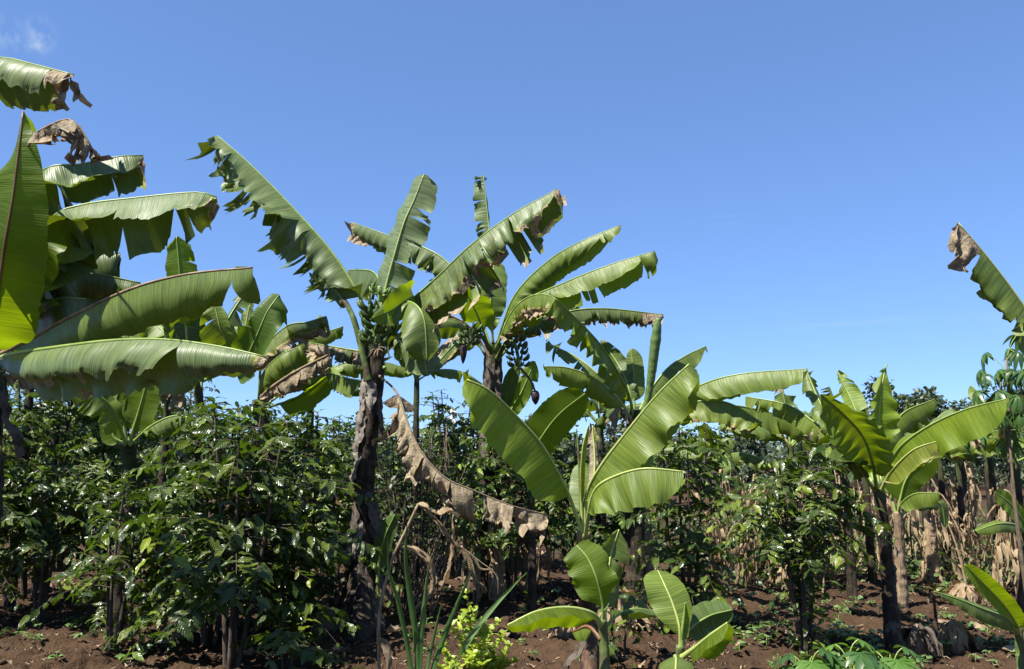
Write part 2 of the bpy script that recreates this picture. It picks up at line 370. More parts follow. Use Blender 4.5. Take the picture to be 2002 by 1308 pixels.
def stem(root, pts, rad, mat=None, seed=0, jit=.10, name='pseudostem', green=0.3, ns=18):
    org = np.array(root.location); P, L = resample(pts, max(14, int(60)))
    n = len(P); f = np.linspace(0, 1, len(rad)); r = np.interp(np.linspace(0, 1, n), f, rad)
    r = r * (1 + .05 * vn(np.arange(n) * .6, np.zeros(n), seed + 4))
    V, F, U = tube(P, r, ns, jit, seed)
    tint = np.clip((np.r_[np.repeat(np.linspace(0, 1, n), ns), 0, 1] - (1 - green)) / max(.01, green) * 1.4, 0, 1)
    return make(name, V - org, F, mat or M_STEM, root, U, {'tint': tint})
def sheet_strip(P, wd, side, seed, n=26, m=7, cup=.4, rag=.15, jit=.02, tipw=.15):
    M, L = resample(P, n); T = tangents(M); S = np.asarray(side, float)[None] - T * (T @ np.asarray(side, float))[:, None]
    S /= np.linalg.norm(S, axis=1)[:, None]; N = np.cross(T, S)
    s = np.linspace(0, 1, n)[:, None]; c = np.linspace(-1, 1, m)[None]
    w = wd * np.minimum(1, (s * 5 + .3)) * (1 - (1 - tipw) * np.clip((s - .5) / .5, 0, 1) ** 1.5) * (1 + rag * vn(s * 9, c * 0 + np.sign(c), seed) * np.abs(c))
    z = -cup * wd * c ** 2 + jit * vn(s * L * 14, c * 2.2, seed + 1) + jit * .6 * vn(s * L * 40, c * 3, seed + 2)
    X = M[:, None] + (w * c)[..., None] * S[:, None] + (z + 0 * s)[..., None] * N[:, None]
    idx = np.arange(n * m).reshape(n, m); q = np.stack([idx[:-1, :-1], idx[1:, :-1], idx[1:, 1:], idx[:-1, 1:]], -1).reshape(-1, 4)
    return X.reshape(-1, 3), q, np.stack([s + 0 * c, c * .5 + 0 * s], -1).reshape(-1, 2)
def sheaths(root, pts, rad, spots, seed=0, mat=None):
    """dry sheaths peeling off a pseudostem: (height fraction, azimuth, length, width, flare)"""
    org = np.array(root.location); P, L = resample(pts, 60); r = np.interp(np.linspace(0, 1, 60), np.linspace(0, 1, len(rad)), rad)
    for k, (f, az, ln, wd, fl) in enumerate(spots):
        i = int(f * 59); c = P[i]; out = np.array([math.cos(az), math.sin(az), 0]); tan = np.array([-out[1], out[0], 0])
        a = c + out * r[i] * .95
        pp = [a + np.array([0, 0, .06]), a + out * .012, a + out * (fl * .35) + np.array([0, 0, -ln * .4]), a + out * (fl * .85) + np.array([0, 0, -ln * .75]), a + out * fl + np.array([0, 0, -ln])]
        X, q, U = sheet_strip(pp, wd, tan, seed + k, cup=.55)
        make('dry_sheath', X - org, q, mat or M_SHEATH, root, U)
def fruit_bunch(root, top, bottom, rad, n_hands, per, scale=.13, seed=0, mat=None, name='fruit_bunch'):
    org = np.array(root.location); rng = np.random.default_rng(seed)
    P, L = resample([top, (np.asarray(top) + bottom) / 2 + np.array([.01, -.01, 0]), bottom], 16)
    V, F, U = tube(P, .022, 8); st = make(name, V - org, F, M_PET, root, U)
    s = np.linspace(0, 1, 9); Q = np.stack([scale * (1.0 * s - .25 * s ** 2), 0 * s, scale * (-.25 * s + .8 * s ** 2)], 1)
    rr = scale * .165 * np.array([.35, .75, 1, 1.05, 1.05, 1, .85, .5, .22])
    V, F, U = tube(Q, rr, 7)
    me = None
    for h in range(n_hands):
        c = P[int((h + .5) / n_hands * 15)]; a0 = rng.uniform(0, 6); sc = 1 - .25 * h / n_hands
        for j in range(per):
            az = a0 + (j / per) * 6.283 + rng.normal(0, .06)
            if me is None:
                o = make('banana', V, F, mat or M_FRUIT, st, U); me = o
            else:
                o = me.copy(); C.objects.link(o); o.parent = st
            o.location = c - org + np.array([math.cos(az), math.sin(az), 0]) * rad * .38 + np.array([0, 0, rng.normal(0, .012)])
            o.rotation_euler = (rng.normal(0, .12), rng.normal(-.05, .15), az); o.scale = (sc * rng.uniform(.9, 1.1),) * 3
    return st
def flower_bud(root, P0, direc, ln, rad, name='flower_bud'):
    org = np.array(root.location); s = np.linspace(0, 1, 14)
    P = np.asarray(P0)[None] + s[:, None] * ln * np.asarray(direc)[None]
    V, F, U = tube(P, rad * np.sin(np.pi * np.clip(.12 + s * .88, 0, 1)) ** .7 * (1 - .35 * s) + .002, 10, .05)
    return make(name, V - org, F, M_BUD, root, U)

def auto_banana(loc, h, nl, Lf, seed, label, group=None, lean=(0, 0), tint=MID, rad=.07, tears=(3, 3), w=.2, dry=0.15, az0=0, stemm=None, nbrown=1):
    rng = np.random.default_rng(seed); root = thing('banana_plant', label, 'banana plant', loc, group)
    top = np.asarray(loc) + np.array([lean[0], lean[1], h]); mid = (np.asarray(loc) * .5 + top * .5)
    sp = [np.asarray(loc) - [0, 0, .08], mid + [lean[0] * -.1, 0, 0], top]
    stem(root, sp, [rad * 1.25, rad, rad * .75], stemm, seed)
    for k in range(nl):
        az = az0 + k * 2.4 + rng.normal(0, .25); el = R(rng.uniform(28, 78)) if k < nl - 1 else R(84)
        ln = Lf * rng.uniform(.75, 1.1); hd = np.array([math.cos(az), math.sin(az), 0]); z = np.array([0, 0, 1.0])
        P = [top - z * .12 * rng.random()]; dr = rng.uniform(.5, 1.1)
        for s in (.25, .5, .75, 1.0):
            P.append(top + hd * ln * s * math.cos(el) + z * ln * (s * math.sin(el) - dr * .55 * s * s))
        sd = np.cross(hd, z); f = R(rng.uniform(15, 55)); f2 = R(rng.uniform(15, 60))
        isd = k < nbrown
        leaf(root, P, ((sd * math.cos(f) - z * math.sin(f), w * rng.uniform(.8, 1.1), .5, int(rng.integers(0, tears[0] + 1))), (-sd * math.cos(f2) - z * math.sin(f2), w * rng.uniform(.8, 1.1), .5, int(rng.integers(0, tears[1] + 1)))),
             t0=.2, tint=tint, dry_tip=.2 if rng.random() < dry else 0, dry_all=.9 if isd and rng.random() < dry * 2 else 0, tip='round' if rng.random() < .6 else 'cut', seed=seed * 31 + k, rib=(.016, .003))
    return root

# ------------------------------------------------------------------ small leaves in numpy
def leaf_cloud(O, D, N, L, W, droop=.25, fold=.15, tint=0.5, ns=6, belly=.85, wav=.05):
    O = np.asarray(O, float); D = np.asarray(D, float); N = np.asarray(N, float); n = len(O)
    D = D / np.linalg.norm(D, axis=1)[:, None]; S = np.cross(D, N); S /= np.linalg.norm(S, axis=1)[:, None] + 1e-9; N = np.cross(S, D)
    L = np.broadcast_to(L, (n,)); W = np.broadcast_to(W, (n,)); droop = np.broadcast_to(droop, (n,)); tint = np.broadcast_to(tint, (n,))
    s = np.linspace(0, 1, ns); c = np.array([-1., 0., 1.]); pr = np.sin(np.pi * s ** belly) ** .85; pr[0] = .06; pr[-1] = .02
    sg, cg = np.meshgrid(s, c, indexing='ij'); pg = pr[:, None] * np.ones(3)
    ph = (np.arange(n) * 2.399) % 6.28
    z = -droop[:, None, None] * L[:, None, None] * sg ** 2 + fold * W[:, None, None] * np.abs(cg) * pg + wav * L[:, None, None] * np.abs(cg) * np.sin(sg * 13 + ph[:, None, None])
    X = O[:, None, None] + (sg * L[:, None, None])[..., None] * D[:, None, None] + (cg * pg * W[:, None, None])[..., None] * S[:, None, None] + z[..., None] * N[:, None, None]
    V = X.reshape(-1, 3); idx = np.arange(ns * 3).reshape(ns, 3)
    q = np.stack([idx[:-1, :-1], idx[1:, :-1], idx[1:, 1:], idx[:-1, 1:]], -1).reshape(-1, 4)
    F = (q[None] + (np.arange(n) * ns * 3)[:, None, None]).reshape(-1, 4)
    uv = np.broadcast_to(np.stack([sg, cg], -1), (n, ns, 3, 2)).reshape(-1, 2)
    return V, F, uv, np.repeat(tint, ns * 3)

def coffee_bush(loc, h, rad, seed, label, nst=3, z0=.3, prof=None, ll=.135, dens=1.0, group=None, spread=.25, fresh=.12, mat=None, name='coffee_bush', cat='coffee bush', lev=.10):
    rng = np.random.default_rng(seed); loc = np.asarray(loc, float); root = thing(name, label, cat, loc, group)
    O = []; D = []; N = []; LL = []; TT = []
    prof = prof or (lambda f: math.sin(math.pi * min(1, .25 + .72 * f)) ** .7)
    for s in range(nst):
        az = s * 6.283 / nst + rng.uniform(-.5, .5); off = np.array([math.cos(az), math.sin(az), 0]) * spread * rng.uniform(.5, 1.2) * (nst > 1)
        hs = h * rng.uniform(.82, 1.0)
        SP, _ = resample([loc * 0 + off * .15 - [0, 0, .06], off * .6 + [0, 0, hs * .45], off * 1.15 + [rng.normal(0, .05), rng.normal(0, .05), hs]], 40)
        bag = Bag(); V, F, U = tube(SP, np.linspace(.024, .006, 40) * (h / 2) ** .5, 7, .12, seed); bag.add(V, F, U)
        z = z0; k = 0
        while z < hs:
            f = z / hs; i = int(f * 39); c = SP[i]
            for sgn in (0, math.pi):
                if rng.random() > .93 * dens ** .5: continue
                a = k * 1.571 + sgn + rng.normal(0, .35); bl = rad * prof(f) * rng.uniform(.6, 1.12)
                if prof(f) < .3 and f < .6 and rng.random() < .62: continue
                bl = max(bl, .16)
                hd = np.array([math.cos(a), math.sin(a), 0]); rise = rng.uniform(.15, .55) * (1.2 if f > .8 else 1); dr = rng.uniform(.3, .85)
                ss = np.linspace(0, 1, 8)[:, None]
                BP = c + hd * ss * bl + np.array([0, 0, 1.0]) * (rise * ss * bl - dr * ss ** 2 * bl)
                V, F, U = tube(BP, np.linspace(.0055, .002, 8), 5, cap=False); bag.add(V, F, U)
                nn = max(2, int(bl / .062)); st = np.linspace(.22 + .1 * rng.random(), 1.0, nn)
                P = np.stack([np.interp(st, ss[:, 0], BP[:, q]) for q in range(3)], 1)
                bt = tangents(P) if nn > 1 else hd[None]
                sd = np.cross(bt, [0, 0, 1.0]); sd /= np.linalg.norm(sd, axis=1)[:, None]
                fr = (rng.random() < fresh)
                for sg in (-1, 1):
                    keep = rng.random(nn) < .92 * dens
                    d = bt * rng.uniform(.25, .7, (nn, 1)) + sg * sd + np.array([0, 0, 1.0]) * rng.normal(-.22, .32, (nn, 1)) + rng.normal(0, .12, (nn, 3))
                    nrm = np.array([0, 0, 1.0]) + rng.normal(0, .45, (nn, 3)) + hd * .2
                    tt = np.clip(rng.beta(1.1, 5.0, nn) + (rng.random(nn) < .02) * .8 + (.45 * st ** 6 if fr else 0), 0, 1)
                    O.append(P[keep]); D.append(d[keep]); N.append(nrm[keep]); LL.append((ll * rng.uniform(.45, 1.2, nn) * (1 - .25 * st ** 5))[keep]); TT.append(tt[keep])
            z += lev * rng.uniform(.7, 1.4); k += 1
        for j in range(7):
            a = j * 2.4; O.append(SP[-1:] - [0, 0, .02 * j]); D.append(np.array([[math.cos(a), math.sin(a), rng.uniform(-.1, .7)]])); N.append(np.array([[0, 0, 1.0]])); LL.append(np.array([ll * rng.uniform(.55, .95)])); TT.append(np.array([rng.uniform(.1, .6)]))
        bag.build('stem', M_BARK, root)
    O = np.vstack(O); D = np.vstack(D); N = np.vstack(N); LL = np.concatenate(LL); TT = np.concatenate(TT)
    V, F, U, t = leaf_cloud(O, D, N, LL, LL * .21, rng.uniform(.05, .45, len(O)), .25, TT, 7)
    fo = make('foliage', V, F, mat or M_COFFEE, root, U, {'tint': t}); q = rng.uniform(.8, 1.25); fo.color = (q * rng.uniform(.9, 1.15), q, q * .95, 1)
    return root

def dry_strip(P, wd, seed, side=None, **k):
    rng = np.random.default_rng(seed)
    side = side if side is not None else np.r_[rng.normal(0, 1, 2), .2]
    return sheet_strip(P, wd, side, seed, **k)

# ------------------------------------------------------------------ light and sky
SUN = np.array([-.42, -.36, .84]); SUN /= np.linalg.norm(SUN)
w = bpy.data.worlds.new('World'); scene.world = w; w.use_nodes = True; nt = w.node_tree; nt.nodes.clear()
sky = nt.nodes.new('ShaderNodeTexSky'); sky.sky_type = 'NISHITA'; sky.sun_disc = False
sky.sun_elevation = math.asin(SUN[2]); sky.sun_rotation = math.atan2(SUN[0], SUN[1])
sky.altitude = 2500; sky.air_density = 1.0; sky.dust_density = 0.0; sky.ozone_density = 6.0
bg = nt.nodes.new('ShaderNodeBackground'); bg.inputs[1].default_value = 0.12
wo = nt.nodes.new('ShaderNodeOutputWorld')
# thin high cloud: one wisp upper left, faint streaks low on the right
tc = nt.nodes.new('ShaderNodeTexCoord')
def wmath(op, a, b=0.0, clamp=False):
    n = nt.nodes.new('ShaderNodeMath'); n.operation = op; n.use_clamp = clamp
    for k, v in ((0, a), (1, b)):
        if isinstance(v, bpy.types.NodeSocket): nt.links.new(v, n.inputs[k])
        else: n.inputs[k].default_value = v
    return n.outputs[0]
def blob(px, py, rx, ry, sc, lo, hi, seed):
    d0 = at(px, py, 1) - CAM; d0 /= np.linalg.norm(d0); r = np.cross(d0, [0, 0, 1]); r /= np.linalg.norm(r); u = np.cross(r, d0)
    def dot(v, s):
        n = nt.nodes.new('ShaderNodeVectorMath'); n.operation = 'DOT_PRODUCT'; nt.links.new(tc.outputs['Generated'], n.inputs[0]); n.inputs[1].default_value = tuple(np.asarray(v) * s); return n.outputs['Value']
    x = dot(r, 1 / rx); y = dot(u, 1 / ry)
    y = wmath('SUBTRACT', y, 0.0)
    rr = wmath('ADD', wmath('MULTIPLY', x, x), wmath('MULTIPLY', y, y))
    m = wmath('SUBTRACT', 1.0, rr, True); m = wmath('MULTIPLY', m, wmath('GREATER_THAN', dot(d0, 1), 0.5))
    cx = nt.nodes.new('ShaderNodeCombineXYZ'); nt.links.new(x, cx.inputs[0]); nt.links.new(y, cx.inputs[1]); cx.inputs[2].default_value = seed
    nz = nt.nodes.new('ShaderNodeTexNoise'); nt.links.new(cx.outputs[0], nz.inputs['Vector']); nz.inputs['Scale'].default_value = sc; nz.inputs['Detail'].default_value = 6; nz.inputs['Distortion'].default_value = .15
    mr = nt.nodes.new('ShaderNodeMapRange'); nt.links.new(nz.outputs[0], mr.inputs[0]); mr.inputs[1].default_value = lo + .05; mr.inputs[2].default_value = hi
    return wmath('MULTIPLY', mr.outputs[0], wmath('MULTIPLY', m, m))
cl = None
for a in ((14, 70, .022, .026, 1.4, .40, .95, 1.3), (76, 70, .020, .026, 1.3, .36, .85, 4.1), (1640, 630, .11, .010, 1.1, .42, 1.5, 2.2), (1930, 640, .10, .022, 1.2, .42, 1.7, 7.7), (1420, 432, .06, .009, 1.2, .42, 1.7, 9.7)):
    m = blob(*a); cl = m if cl is None else wmath('MAXIMUM', cl, m)
gm = nt.nodes.new('ShaderNodeGamma'); gm.inputs[1].default_value = .62; nt.links.new(sky.outputs[0], gm.inputs[0])
hs = nt.nodes.new('ShaderNodeVectorMath'); hs.operation = 'MULTIPLY'; hs.inputs[1].default_value = (.69, .90, 1.25); nt.links.new(gm.outputs[0], hs.inputs[0])
mx = nt.nodes.new('ShaderNodeMix'); mx.data_type = 'RGBA'; nt.links.new(cl, mx.inputs[0]); nt.links.new(hs.outputs[0], mx.inputs[6]); mx.inputs[7].default_value = (2.3, 2.7, 3.15, 1)
nt.links.new(mx.outputs[2], bg.inputs[0]); nt.links.new(bg.outputs[0], wo.inputs[0])
sl = bpy.data.lights.new('sun', 'SUN'); sl.energy = 5.0; sl.angle = R(.55); sl.color = (1.0, .95, .87)
so = bpy.data.objects.new('sun', sl); C.objects.link(so); so.rotation_euler = Vector(SUN).to_track_quat('Z', 'Y').to_euler(); so.location = (0, 0, 30)
scene.view_settings.view_transform = 'Standard'; scene.view_settings.look = 'None'; scene.view_settings.exposure = 1.35; scene.view_settings.gamma = 1

# ------------------------------------------------------------------ ground
ys = np.r_[np.array([-400, -60, -10, 0, 2.0]), 3.2 * (30 / 3.2) ** np.linspace(0, 1, 520), np.array([36, 45, 60, 100, 200, 500, 1500])]
us = np.r_[-40, -8, -3, -1.5, -1.1, np.linspace(-.9, .9, 420), 1.1, 1.5, 3, 8, 40]
YY, UU = np.meshgrid(ys, us, indexing='ij'); XX = UU * np.maximum(YY, 3.2) + 0
fade = np.clip((34 - YY) / 8, 0, 1) * (YY > 2.5)
ZZ = gz(XX, YY) * np.clip((80 - YY) / 40, 0, 1) + clod(XX, YY) * fade
n0, n1 = YY.shape; idx = np.arange(n0 * n1).reshape(n0, n1)
q = np.stack([idx[:-1, :-1], idx[:-1, 1:], idx[1:, 1:], idx[1:, :-1]], -1).reshape(-1, 4)
g = make('ground', np.stack([XX, YY, ZZ], -1).reshape(-1, 3), q, M_SOIL); tag(g, kind='structure')

# ------------------------------------------------------------------ banana plant with the fruit bunch (left of centre)
NR = (0, -.75, -.65); FR = (0, -.7, .7)
b0 = ground_at(705, 1243)
M = thing('banana_plant', 'tall banana plant with a big fruit bunch at its crown and a shaggy trunk', 'banana plant', b0, 'banana plants')
tp = [b0 - [0, 0, .1], at(709, 1100, 7.75), at(716, 900, 7.8), at(728, 760, 7.85), at(736, 650, 7.9)]
tr = [.14, .115, .10, .096, .105, .09]
stem(M, tp, tr, M_STEM, 3, .16, green=.12, ns=22)
sheaths(M, tp, tr, [(.84, 3.6, .45, .06, .05), (.84, 4.75, .26, .06, .05), (.74, 3.65, .34, .075, .06), (.62, 3.5, .34, .07, .08), (.40, 4.3, .3, .05, .08)], 39, M_SHEATH_SUN)
sheaths(M, tp, tr, [ (.78, 5.9, .35, .05, .05),
    (.45, 3.7, .5, .06, .10), (.5, 5.8, .45, .08, .16), (.42, 6.2, .4, .09, .20), (.38, 4.6, .6, .06, .06), (.33, 3.3, .55, .06, .16), (.30, 5.3, .5, .07, .09), (.30, .1, .5, .06, .2), (.25, 4.1, .42, .07, .12), (.24, 2.9, .45, .06, .22), (.2, 5.7, .36, .07, .2), (.16, 3.6, .3, .06, .14), (.18, 4.9, .32, .06, .1), (.14, 2.7, .3, .05, .2)], 40)
stem(M, [at(722, 745, 7.75), at(690, 620, 7.8), at(652, 560, 7.9)], [.035, .03, .02], M_STEMG, 5, .05, 'leaf_stalk', 0)
LF(M, [(735, 668, 7.8), (703, 580, 7.85), (648, 492, 7.95), (565, 398, 8.1), (488, 320, 8.25), (425, 265, 8.4)], (-.5, -.4, -.7), .37, (-.5, -.65, .45), .50, .4, .5, (4, 26), t0=.16, tint=OLD, tip='cut', rag=.12)
LF(M, [(722, 735, 7.9), (690, 622, 8.0), (655, 562, 8.2), (605, 533, 8.5)], (-.4, -.8, -.3), .15, (.1, -.3, .9), .15, tears=(3, 2), t0=.5, tint=OLD, dry_edge=.12)
LF(M, [(742, 640, 7.75), (750, 580, 7.7), (786, 447, 7.7), (810, 390, 7.75), (829, 341, 7.8)], (1, -.2, .1), .27, (-.5, .1, .85), .27, .05, .0, (8, 0), up=(0, .3, -1), t0=.10, tint=(.115, .155, .07, .2), tip='cut', prof0=.2, ribmat=M_RIBY)
LF(M, [(748, 650, 7.8), (800, 592, 7.5), (860, 537, 7.2), (922, 478, 7.0), (1005, 417, 6.9), (1091, 369, 6.8)], (.35, -.6, -.7), .34, (.35, -.9, .3), .52, .4, .1, (8, 8), t0=.14, tint=OLD, tip='cut', dry_tip=.06, dry_edge=.24, rag=.10)
LF(M, [(745, 655, 7.7), (768, 610, 7.45), (800, 590, 7.2), (828, 620, 7.0), (835, 705, 6.95)], (-.8, -.35, -.45), .26, (.75, -.45, .3), .24, .4, .4, (2, 2), t0=.2, tint=MID)
LF(M, [(745, 640, 8.0), (748, 575, 8.3), (730, 532, 8.6), (680, 527, 9.1)], (0, -.95, -.3), .33, (0, -.5, .85), .3, .4, .4, (4, 2), t0=.3, tint=OLD, tip='cut')
LF(M, [(752, 690, 7.9), (785, 660, 8.2), (837, 628, 8.5), (887, 625, 8.7), (912, 640, 8.9)], (0, -.75, .35), .24, (.1, -.3, -.9), .14, .2, .3, (1, 1), t0=.25, tint=MID, dry_tip=.1)
LF(M, [(752, 690, 7.7), (775, 660, 7.5), (800, 645, 7.35), (822, 680, 7.2), (836, 735, 7.15)], (-.85, -.35, -.4), .30, (.8, -.4, .35), .26, .5, .5, (3, 3), t0=.2, tint=OLD)
LF(M, [(752, 720, 7.8), (745, 700, 8.2), (722, 690, 8.6), (665, 680, 8.9), (590, 667, 9.2)], (0, -1, -.3), .24, (0, -.8, .5), .2, .3, .3, (16, 10), t0=.2, tint=OLD, dry_tip=.6, dry_edge=.3, rag=.2, tip='cut')
LF(M, [(745, 742, 7.8), (725, 745, 8.1), (690, 742, 8.4), (640, 728, 8.8)], (0, -.9, -.4), .2, (0, -.6, .7), .18, tears=(3, 2), t0=.2, tint=MID)
LF(M, [(742, 735, 7.7), (776, 768, 7.4), (797, 825, 7.15), (822, 880, 7.0), (868, 932, 6.9), (925, 958, 6.85), (1000, 988, 6.8), (1070, 1006, 6.85)], (-.25, -.95, -.3), .37, (.1, -.9, .4),   .36, .3, .3, (8, 9), t0=.17, tint=OLD, dry_all=1., rag=.35, tip='cut', rib=(.013, .004), ribmat=M_TWIG, seed=31, wave=.12, name='dry_leaf', label='dead brown leaf hanging from the trunk')
LF(M, [(770, 655, 7.8), (808, 600, 7.6), (806, 580, 7.35), (766, 606, 7.1), (727, 623, 7.0)], (-.3, .75, -.5), .17, (.3, -.75, .1), .14, .2, .3, (1, 1), t0=.3, tint=BACK, up=(0, .5, .8))
bt = at(740, 600, 7.62); bb = at(738, 684, 7.55)
fruit_bunch(M, bt, bb, .23, 5, 14, .15, 5)
fl = at(738, 600, 7.55)
fruit_bunch(M, at(742, 560, 7.6), at(742, 590, 7.6), .12, 1, 9, .09, 8, M_FRUITL, 'young_fruit_hand')
rng = np.random.default_rng(9); bag = Bag(); cc = at(737, 682, 7.45)
for k in range(46):
    d = rng.normal(0, 1, 3); d /= np.linalg.norm(d); P = [cc + d * .02, cc + d * .06 + [0, 0, -.01], cc + d * rng.uniform(.07, .11) + [0, 0, -.03]]
    V, F, U = tube(P, [.006, .009, .004], 6); bag.add(V, F, U)
bag.build('withered_flower', M_TWIG, M, b0)

# ------------------------------------------------------------------ banana plant with two bunches (centre, behind)
g0 = below(958, 760, 10.0)
S = thing('banana_plant', 'banana plant in the centre with two bunches hanging either side of its crown', 'banana plant', g0, 'banana plants')
sp = [g0 - [0, 0, .1], at(955, 900, 10), at(962, 770, 10), at(964, 670, 10)]
stem(S, sp, [.17, .145, .125, .11], M_STEM, 13, .14, green=.18, ns=20)
sheaths(S, sp, [.17, .145, .125, .11], [(.95, 4.4, .5, .06, .04), (.9, 5.4, .45, .06, .06), (.86, 3.8, .4, .06, .06), (.75, 4.9, .5, .07, .1), (.8, 6.0, .5, .08, .15), (.65, 4.2, .5, .08, .12), (.6, 5.6, .5, .09, .18)], 60)
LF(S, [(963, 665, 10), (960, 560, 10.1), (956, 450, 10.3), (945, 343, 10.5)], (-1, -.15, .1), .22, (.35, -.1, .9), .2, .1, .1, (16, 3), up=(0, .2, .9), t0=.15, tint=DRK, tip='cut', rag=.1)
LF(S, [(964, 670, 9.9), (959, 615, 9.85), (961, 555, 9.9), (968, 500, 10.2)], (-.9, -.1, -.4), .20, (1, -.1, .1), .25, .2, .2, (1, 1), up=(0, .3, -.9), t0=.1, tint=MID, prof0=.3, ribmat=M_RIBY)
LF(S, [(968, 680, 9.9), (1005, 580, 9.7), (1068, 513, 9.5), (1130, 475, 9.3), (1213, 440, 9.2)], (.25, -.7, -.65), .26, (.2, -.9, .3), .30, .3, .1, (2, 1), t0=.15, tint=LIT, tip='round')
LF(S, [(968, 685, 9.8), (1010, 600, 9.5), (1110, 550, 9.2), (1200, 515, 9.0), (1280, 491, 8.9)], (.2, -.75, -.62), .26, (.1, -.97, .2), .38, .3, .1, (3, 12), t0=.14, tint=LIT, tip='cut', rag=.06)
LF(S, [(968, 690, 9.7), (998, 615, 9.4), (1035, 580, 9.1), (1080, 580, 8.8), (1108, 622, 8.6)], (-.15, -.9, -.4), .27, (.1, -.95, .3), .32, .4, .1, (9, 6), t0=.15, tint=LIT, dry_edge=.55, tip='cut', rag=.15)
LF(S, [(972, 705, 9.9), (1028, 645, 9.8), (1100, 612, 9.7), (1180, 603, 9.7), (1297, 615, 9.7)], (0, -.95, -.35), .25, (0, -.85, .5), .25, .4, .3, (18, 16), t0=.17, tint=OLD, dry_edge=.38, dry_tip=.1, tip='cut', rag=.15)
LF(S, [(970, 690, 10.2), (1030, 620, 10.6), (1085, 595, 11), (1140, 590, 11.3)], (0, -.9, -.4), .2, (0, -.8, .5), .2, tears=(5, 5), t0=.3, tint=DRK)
LF(S, [(960, 680, 10.1), (925, 585, 10.3), (874, 512, 10.5), (820, 480, 10.7), (765, 462, 10.9), (687, 434, 11.3)], (-.3, -.9, -.25), .31, (-.2, -.8, .5), .38, .4, .3, (14, 16), t0=.14, tint=OLD, dry_tip=.08, tip='cut', rag=.1)
LF(S, [(960, 690, 9.8), (935, 620, 9.6), (905, 565, 9.4), (862, 530, 9.2)], (-.7, -.5, .2), .22, (.7, -.3, .4), .22, .2, .2, (3, 3), up=(0, .4, .9), t0=.25, tint=BACK)
LF(S, [(958, 700, 9.9), (925, 645, 9.9), (885, 618, 9.9), (832, 602, 10)], (0, -.95, -.2), .22, (0, -.9, .4), .2, .4, .4, (16, 14), t0=.2, dry_all=1., rag=.25, tip='cut', name='dry_leaf', label='dry brown leaf hanging in strips')
LF(S, [(955, 705, 10), (920, 655, 10), (890, 672, 10), (845, 722, 10)], (.6, -.6, -.2), .17, (-.5, .4, .5), .12, tears=(6, 4), t0=.3, tint=OLD, dry_edge=.5)
LF(S, [(970, 880, 10.4), (1000, 800, 10.5), (1020, 765, 10.5), (1045, 706, 10.6)], (-.8, .4, .1), .16, (.8, -.4, .1), .17, .1, .1, (1, 1), up=(0, .3, .9), t0=.35, tint=BACK)
LF(S, [(962, 880, 10.2), (985, 790, 10.1), (1000, 740, 10.1), (1012, 715, 10.1)], (-.8, .2, .1), .1, (.8, -.2, .1), .1, up=(0, .3, .9), t0=.35, tint=DRK)
stem(S, [at(962, 690, 9.7), at(940, 655, 9.5), at(920, 648, 9.45)], [.03, .025, .022], M_STEMG, 4, .05, 'fruit_stalk', 0)
fruit_bunch(S, at(922, 640, 9.45), at(915, 678, 9.45), .17, 3, 9, .12, 12)
flower_bud(S, at(907, 672, 9.45), cdir(-.05, -1, 0), .24, .045)
stem(S, [at(972, 700, 9.9), at(992, 668, 9.7), at(1005, 668, 9.6)], [.03, .026, .024], M_STEMG, 4, .05, 'fruit_stalk', 0)
fruit_bunch(S, at(1004, 662, 9.6), at(1016, 722, 9.6), .18, 5, 10, .12, 14)
stem(S, [at(1016, 718, 9.6), at(1038, 745, 9.6), at(1046, 765, 9.6)], [.016, .014, .012], M_TWIG, 4, .2, 'flower_stalk', 0)
flower_bud(S, at(1046, 764, 9.6), cdir(.05, -1, 0), .17, .06)

# ------------------------------------------------------------------ young bright banana (front, right of centre)
y0 = ground_at(1152, 1385)
Y = thing('banana_plant', 'young banana plant with wide untorn bright green leaves and a thin reddish brown stem', 'banana plant', y0, 'banana plants')
yp = [y0 - [0, 0, .1], at(1152, 1250, 5.6), at(1148, 1130, 5.6), at(1141, 1040, 5.6)]
stem(Y, yp, [.062, .055, .052, .05], fibre_material('reddish_stem', (.045, .022, .013), (.13, .075, .045), (.025, .014, .010), green=(.2, .16, .07)), 21, .12, green=.15)
sheaths(Y, yp, [.06, .055, .052, .05], [(.93, 5.2, .25, .03, .02), (.9, 3.8, .2, .03, .03), (.55, 5.6, .4, .035, .05), (.45, 3.5, .2, .05, .14), (.35, 5.0, .3, .03, .03)], 80)
YK = dict(rib=(.017, .005), ribmat=M_RIBY)
LF(Y, [(1141, 1050, 5.6), (1124, 1000, 5.58), (1102, 945, 5.5), (1058, 868, 5.4), (1000, 803, 5.3), (955, 762, 5.2), (913, 742, 5.15)], (-.62, -.55, -.55), .30, (.0, -.3, .95), .26, .3, .2, t0=.22, tint=YNG, wave=.09, **YK)
LF(Y, [(1143, 1050, 5.6), (1146, 970, 5.6), (1172, 915, 5.5), (1222, 848, 5.4), (1288, 768, 5.3), (1347, 712, 5.2)], (.5, -.5, -.7), .27, (.75, -.55, .35), .30, .3, .1, t0=.17, tint=LIT, wave=.16, **YK)
LF(Y, [(1144, 1052, 5.55), (1151, 1000, 5.4), (1165, 955, 5.3), (1205, 930, 5.2), (1262, 916, 5.1), (1336, 922, 5.05)], (-.05, -.85, -.5), .25, (.1, -.8, .55), .26, .3, .2, t0=.24, tint=LIT, wave=.12, prof0=.2, **YK)
LF(Y, [(1140, 1050, 5.6), (1136, 960, 5.6), (1139, 880, 5.6), (1150, 832, 5.65)], (-.3, 0, -1), .05, (.9, 0, -.3), .03, t0=.3, tint=YEL, up=(0, .3, -1), **YK)
stem(Y, [at(1139, 1050, 5.6), at(1134, 930, 5.62), at(1127, 838, 5.65)], [.018, .014, .004], M_STEMG, 8, .04, 'spear_leaf', 0, 10)
